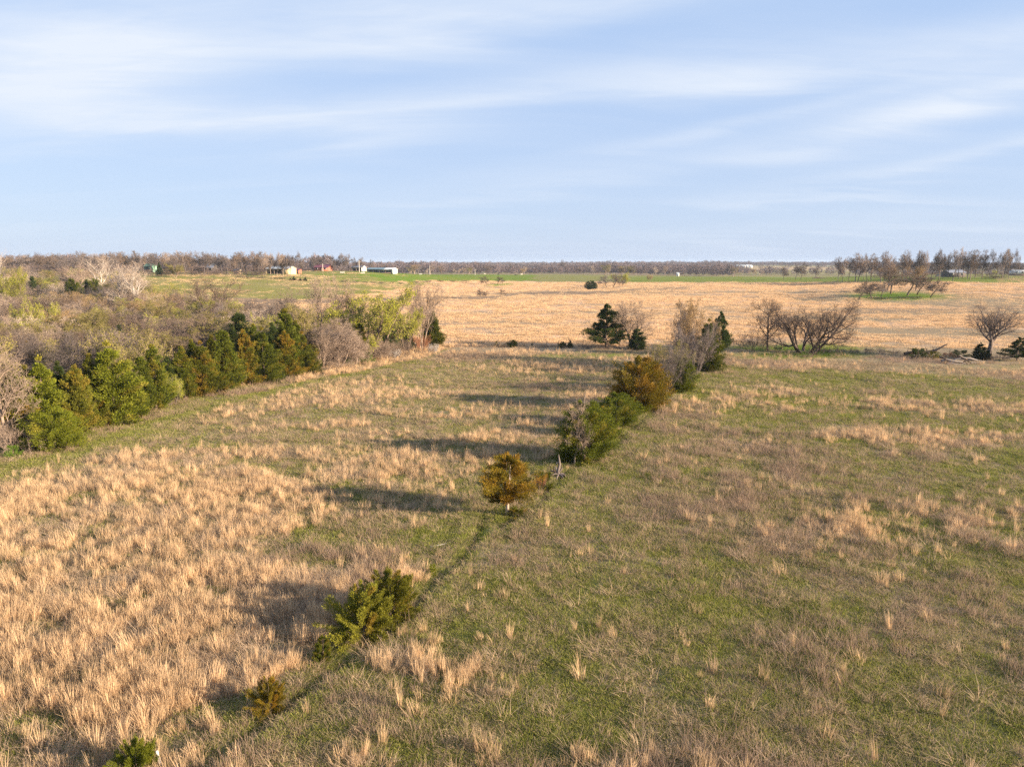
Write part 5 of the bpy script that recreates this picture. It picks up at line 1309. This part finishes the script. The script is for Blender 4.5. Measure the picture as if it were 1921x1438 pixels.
# fallen tree with a raised limb
b = at(1722, 670); o = empty('fallen_tree', b); tag(o, 'dark fallen tree with one long limb raised to the right on the cross fence', 'fallen tree')
D = b.y
limb('trunk', o, [px3(1697, 664, D), px3(1716, 661, D), px3(1740, 661, D), px3(1756, 657, D)], [.30, .34, .28, .2], M['bark_dark'])
limb('limb', o, [px3(1752, 658, D), px3(1763, 653, D - .5), px3(1771, 648, D - .7), px3(1778, 645.5, D - 1)], [.2, .15, .11, .05], M['bark_brown'])
limb('limb', o, [px3(1740, 661, D), px3(1747, 667, D - .5), px3(1742, 672, D - 1)], [.16, .12, .07], M['dead_wood'])
limb('branch', o, [px3(1750, 659, D), px3(1751, 653, D), px3(1749, 650, D)], [.1, .06, .03], M['bark_brown'])
limb('branch', o, [px3(1738, 661, D), px3(1739, 656, D), px3(1736, 652, D)], [.09, .06, .03], M['bark_dark'])
limb('branch', o, [px3(1716, 661, D), px3(1711, 655, D), px3(1704, 653, D)], [.1, .06, .03], M['bark_dark'])
limb('branch', o, [px3(1722, 662, D), px3(1718, 668, D - 1), px3(1708, 673, D - 2)], [.14, .1, .05], M['bark_dark'])
# heap of bleached branches
b = at(1800, 681); o = empty('branch_heap', b); tag(o, 'heap of bleached dead branches lying on the grass below the cross fence', 'branch pile')
rr = random.Random(5)
for (u0, v0, u1, v1, r0, ds) in ((1762, 670, 1784, 681, .16, 0), (1766, 677, 1796, 680, .22, 0), (1780, 680, 1802, 671, .12, -.5), (1797, 667, 1822, 688, .15, -.8), (1800, 672, 1834, 676, .13, .4), (1812, 671, 1842, 677, .10, .6), (1784, 685, 1792, 676, .08, -1), (1806, 681, 1832, 676, .11, -.2), (1790, 678, 1812, 686, .12, -.6), (1776, 684, 1812, 688, .08, -1.2), (1814, 685, 1842, 684, .07, -.9), (1800, 666, 1814, 681, .09, 0), (1770, 673, 1806, 684, .1, -.3), (1788, 671, 1820, 671, .09, .8)):
    a = px3(u0, v0, b.y + ds); c = px3(u1, v1, b.y + ds - .4)
    for q in (a, c): q.z = max(q.z, float(height(q.x, q.y)) + r0 * .6)
    mid = a.lerp(c, .5) + Vector((rr.gauss(0, .1), rr.gauss(0, .2), rr.uniform(0, .25)))
    limb('branch', o, [a, a.lerp(mid, .5) + Vector((0, 0, rr.gauss(0, .08))), mid, c], [r0, r0 * .9, r0 * .7, r0 * .35], M['dead_wood'] if rr.random() < .75 else M['bark_dark'])
# split dead stump in the fence row
b = at(1048, 893); o = empty('dead_stump', b); tag(o, 'grey splintered dead stump with twisted roots in the fence row', 'stump')
D = b.y
limb('trunk', o, [px3(1048, 893, D), px3(1047, 882, D), px3(1050, 870, D), px3(1049, 862, D), px3(1048, 852, D)], [.15, .11, .09, .07, .02], M['bark_grey'])
limb('limb', o, [px3(1047, 886, D), px3(1042, 876, D), px3(1044, 868, D), px3(1048, 866, D)], [.09, .06, .05, .02], M['dead_wood'])
limb('limb', o, [px3(1048, 889, D), px3(1040, 884, D), px3(1038, 876, D)], [.10, .07, .03], M['bark_dark'])
limb('limb', o, [px3(1050, 884, D), px3(1054, 878, D), px3(1053, 871, D)], [.08, .05, .02], M['bark_grey'])
for (u1, v1, dd) in ((1036, 890, -.3), (1058, 897, -.8), (1066, 895, -.3), (1044, 899, -1.), (1032, 882, .4), (1060, 889, .2)):
    e = px3(u1, v1, D + dd); e.z = max(e.z, float(height(e.x, e.y)) + .03)
    limb('root', o, [px3(1048, 890, D), px3((1048 + u1) / 2, (886 + v1) / 2, D + dd * .5), e], [.09, .06, .03], M['bark_grey'])
# white snag above the cedar wall
b = atr(279, 100); o = empty('white_snag', b); tag(o, 'bleached white dead trunk standing above the cedar wall', 'dead tree')
top = px3(277, 635, 100)
limb('trunk', o, [b - Vector((0, 0, .3)), b.lerp(top, .5) + Vector((.1, 0, 0)), b.lerp(top, .9) + Vector((.2, 0, 0)), top], [.30, .27, .22, .12], M['bark_white'])
limb('branch', o, [b.lerp(top, .6), b.lerp(top, .7) + Vector((-.6, 0, .1)), b.lerp(top, .78) + Vector((-.9, 0, .3))], [.12, .08, .03], M['bark_white'])
# sticks and posts
b = at(820, 1024); o = empty('fallen_stick', b, math.radians(28)); tag(o, 'pale weathered board lying on the grass left of the trail', 'stick')
mesh_obj('board', boxes_mesh('board', [(-.42, .42, -.05, .05, .02, .055)]), o, P['pale_post'])
mesh_obj('splinter', tubes('splinter', [([(.40, 0, .04), (.56, .02, .05)], [.03, .008])], 5), o, P['pale_post'])
b = at(303, 1445); o = empty('leaning_post', b); tag(o, 'pale leaning post by the cedar bush at the bottom edge', 'post')
mesh_obj('post', tubes('leaning_post', [([(0, 0, -.2), (-.04, 0, .3), (-.10, .02, .62)], [.055, .05, .045])], 8), o, P['pale_post'])
mesh_obj('top_cut', tubes('post_top', [([(-.10, .02, .618), (-.103, .021, .65)], [.043, .015])], 8), o, P['pale_post'])
b = at(330, 1450); o = empty('broken_post', b); tag(o, 'short broken pale post stub right of the leaning post', 'post')
mesh_obj('stub', tubes('stub', [([(0, 0, -.1), (.03, 0, .24)], [.05, .04])], 7), o, P['pale_post'])
mesh_obj('splinter', tubes('stub_splinter', [([(.03, 0, .22), (.11, 0, .33)], [.03, .006])], 5), o, P['pale_post'])
b = at(968, 1003); 
o = empty('fallen_log', at(1538, 522.5)); tag(o, 'dark fallen log lying by the thin tree on the far green field', 'log')
mesh_obj('trunk', tubes('log', [([(-6, 0, .3), (-2, 0, .7), (2, .3, .4), (7, 0, .3)], [.35, .5, .35, .15])], 7), o, M['bark_dark'])
mesh_obj('branch', tubes('log_branch', [([(-2, 0, .7), (-3, 0, 1.6), (-4.5, 0, 1.3)], [.2, .15, .08])], 6), o, M['bark_dark'])
tree('brush_b', at(1866, 523), 2.2, 12.0, 'dark pile of cut brush in front of the white trailer house', None, bark='bark_dark', kind='shrub')
tree('brush_b', at(1700, 560), 1.1, 14.0, 'dead fallen limbs on the ground under the hayfield grove', None, bark='bark_dark', kind='shrub')
tree('brush_b', at(1648, 562), 1.3, 9.0, 'fallen tangled limb on the ground at the left of the hayfield grove', None, bark='bark_dark', kind='shrub')

# ------------------------------------------------------------------ cross fence
def fence(a, bb, n, label, name='wire_fence'):
    pts = []
    for k in range(n + 1):
        u = a[0] + (bb[0] - a[0]) * k / n; v = a[1] + (bb[1] - a[1]) * k / n
        pts.append(at(u, v))
    o = empty(name, pts[0]); tag(o, label, 'fence')
    pm = tubes('fence_post', [([(0, 0, -.3), (0, 0, 1.25)], [.045, .04])], 6)
    for q in pts: mesh_obj('post', pm, o, P['wood_post'], q - pts[0])
    for hh in (.35, .7, 1.1):
        mesh_obj('wire', tubes('wire', [([tuple(q - pts[0] + Vector((0, -.05, hh))) for q in pts], [.006] * len(pts))], 3), o, P['steel'])
fence((842, 649), (1345, 655), 22, 'thin wire fence running from the wood end to the fence corner')
fence((1362, 656), (1990, 676), 24, 'thin wire fence running from the fence corner to the right edge')

# ------------------------------------------------------------------ far wood and thickets (stuff)
def far_crown(name, n, seed, wid=4.6, h=11.0, q=.75):
    g = np.random.default_rng(seed)
    d = norm(g.normal(0, 1, (n, 3))); rad = g.uniform(.45, 1, n) ** .5 * (.75 + .5 * vnoise(d[:, 0] * 2 + 9, d[:, 2] * 2 + d[:, 1] * 2 + 9, seed))
    p = d * rad[:, None] * np.array([wid, wid, h * .42]) + np.array([0, 0, h * .56])
    a = norm(g.normal(0, 1, (n, 3)) + d * .5 + np.array([0, 0, .8])); b = norm(np.cross(a, g.normal(0, 1, (n, 3))))
    s = (q * g.uniform(.5, 1.3, n))[:, None]
    V = np.concatenate([p - b * s * .35, p + b * s * .35, p + a * s * 1.3]); idx = np.arange(n)
    return np_mesh(name, V, np.stack([idx, idx + n, idx + 2 * n], 1), {'tint': np.tile(g.uniform(0, 1, n), 3), 'fine': np.tile(g.uniform(0, 1, n), 3)})
FC = [far_crown('far_crown', 420, 300 + k) for k in range(4)]
FB = [far_crown('far_brush', 800, 320 + k, 3.2, 3.6, .22) for k in range(3)]
M['far_brown'] = leafy('far_brown', (.11, .085, .085), (.20, .155, .15), None, .7, .1, .3)
M['far_tan'] = leafy('far_tan', (.22, .18, .13), (.34, .28, .20), None, .7, .1, .3)
M['far_olive'] = leafy('far_olive', (.13, .14, .05), (.22, .22, .08), None, .7, .1, .3)
M['under'] = leafy('under', (.085, .064, .056), (.17, .125, .108), None, .7, .1, .25)
def far_dens(gr, st, we, lu, x, y, u, v, r):
    edge = 900 + 60 * (nzx(x, y, 150, 400) - .5) + np.where(u > 1380, 160, 0) - np.where(u < 640, 260, 0)
    d = (r > edge) * 1.0
    gap = (u > 1385) & (r > 1250) & (r < 2300)
    d = np.where(gap, .12 * (nzx(x, y, 60, 401) > .52), d)
    d = np.where((u > 1385) & (r <= 1250), .35 * d, d)
    d = np.where((abs(u - 1391) < 22) & (r > 1500) & (r < 1850), 0, d)
    return d
for nm, n, mat, lab, sd, f_ in (('far_wood', 15000, 'far_brown', 'purple brown leafless wood along the far horizon', 61, 1.0), ('far_pale_wood', 6500, 'far_tan', 'pale tan trees mixed into the far wood edge', 62, 1.0), ('far_green_wood', 1500, 'far_olive', 'olive green trees mixed into the far wood edge', 63, 1.0)):
    do_scatter(nm, n, 640, 4300, 1.0 if nm == 'far_wood' else 1.6, far_dens, FC, M[mat], .75, 1.3, lab, sd, zvar=.18, tilt=.03)
def und(gr, st, we, lu, x, y, u, v, r):
    lim = np.interp(u, [-60, 150, 300, 420, 540, 640, 800], [335, 335, 260, 185, 140, 122, 112])
    ed = np.interp(u, [-200, 0, 150, 300, 450, 600, 800], [50, 52, 62, 76, 92, 106, 120])
    return ((u < 700) & (r < lim) & (y > ed + 9) & (v > 540) & (u > -60)) * (.35 + .65 * (nzx(x, y, 6, 410) > .45))
do_scatter('wood_understory', 3600, 55, 340, .9, und, FB, M['under'], .45, .85, 'dense purple brown undergrowth filling the creek wood', 64, zvar=.3, tilt=.1)
def rdg(gr, st, we, lu, x, y, u, v, r):
    l = (u < 700) & (r > 415) & (r < 560) & ((u < 500) | (r > 520))
    q = (u > 1630) & (r > 520) & (r < 640)
    return l * .8 + q * .2
do_scatter('ridge_understory', 4200, 400, 650, .5, rdg, FB, M['under'], .5, .9, 'low brown undergrowth behind the ridge oaks', 65, zvar=.3, tilt=.1)

# ------------------------------------------------------------------ air
hz = mesh_obj('haze', boxes_mesh('haze', [(-6200, 6200, -6200, 6200, -14, 30)]))
tag(hz, 'thin pale blue haze over the whole plain', None, None, 'stuff')
hm, hn, hl = new_mat('haze')
ho = N(hn, 'ShaderNodeOutputMaterial'); hv = N(hn, 'ShaderNodeVolumePrincipled')
hv.inputs['Color'].default_value = (.62, .78, 1.0, 1); hv.inputs['Density'].default_value = .00008; hv.inputs['Anisotropy'].default_value = 0.0
hl.new(hv.outputs[0], ho.inputs['Volume']); hz.data.materials.append(hm)
SC.cycles.volume_bounces = 0
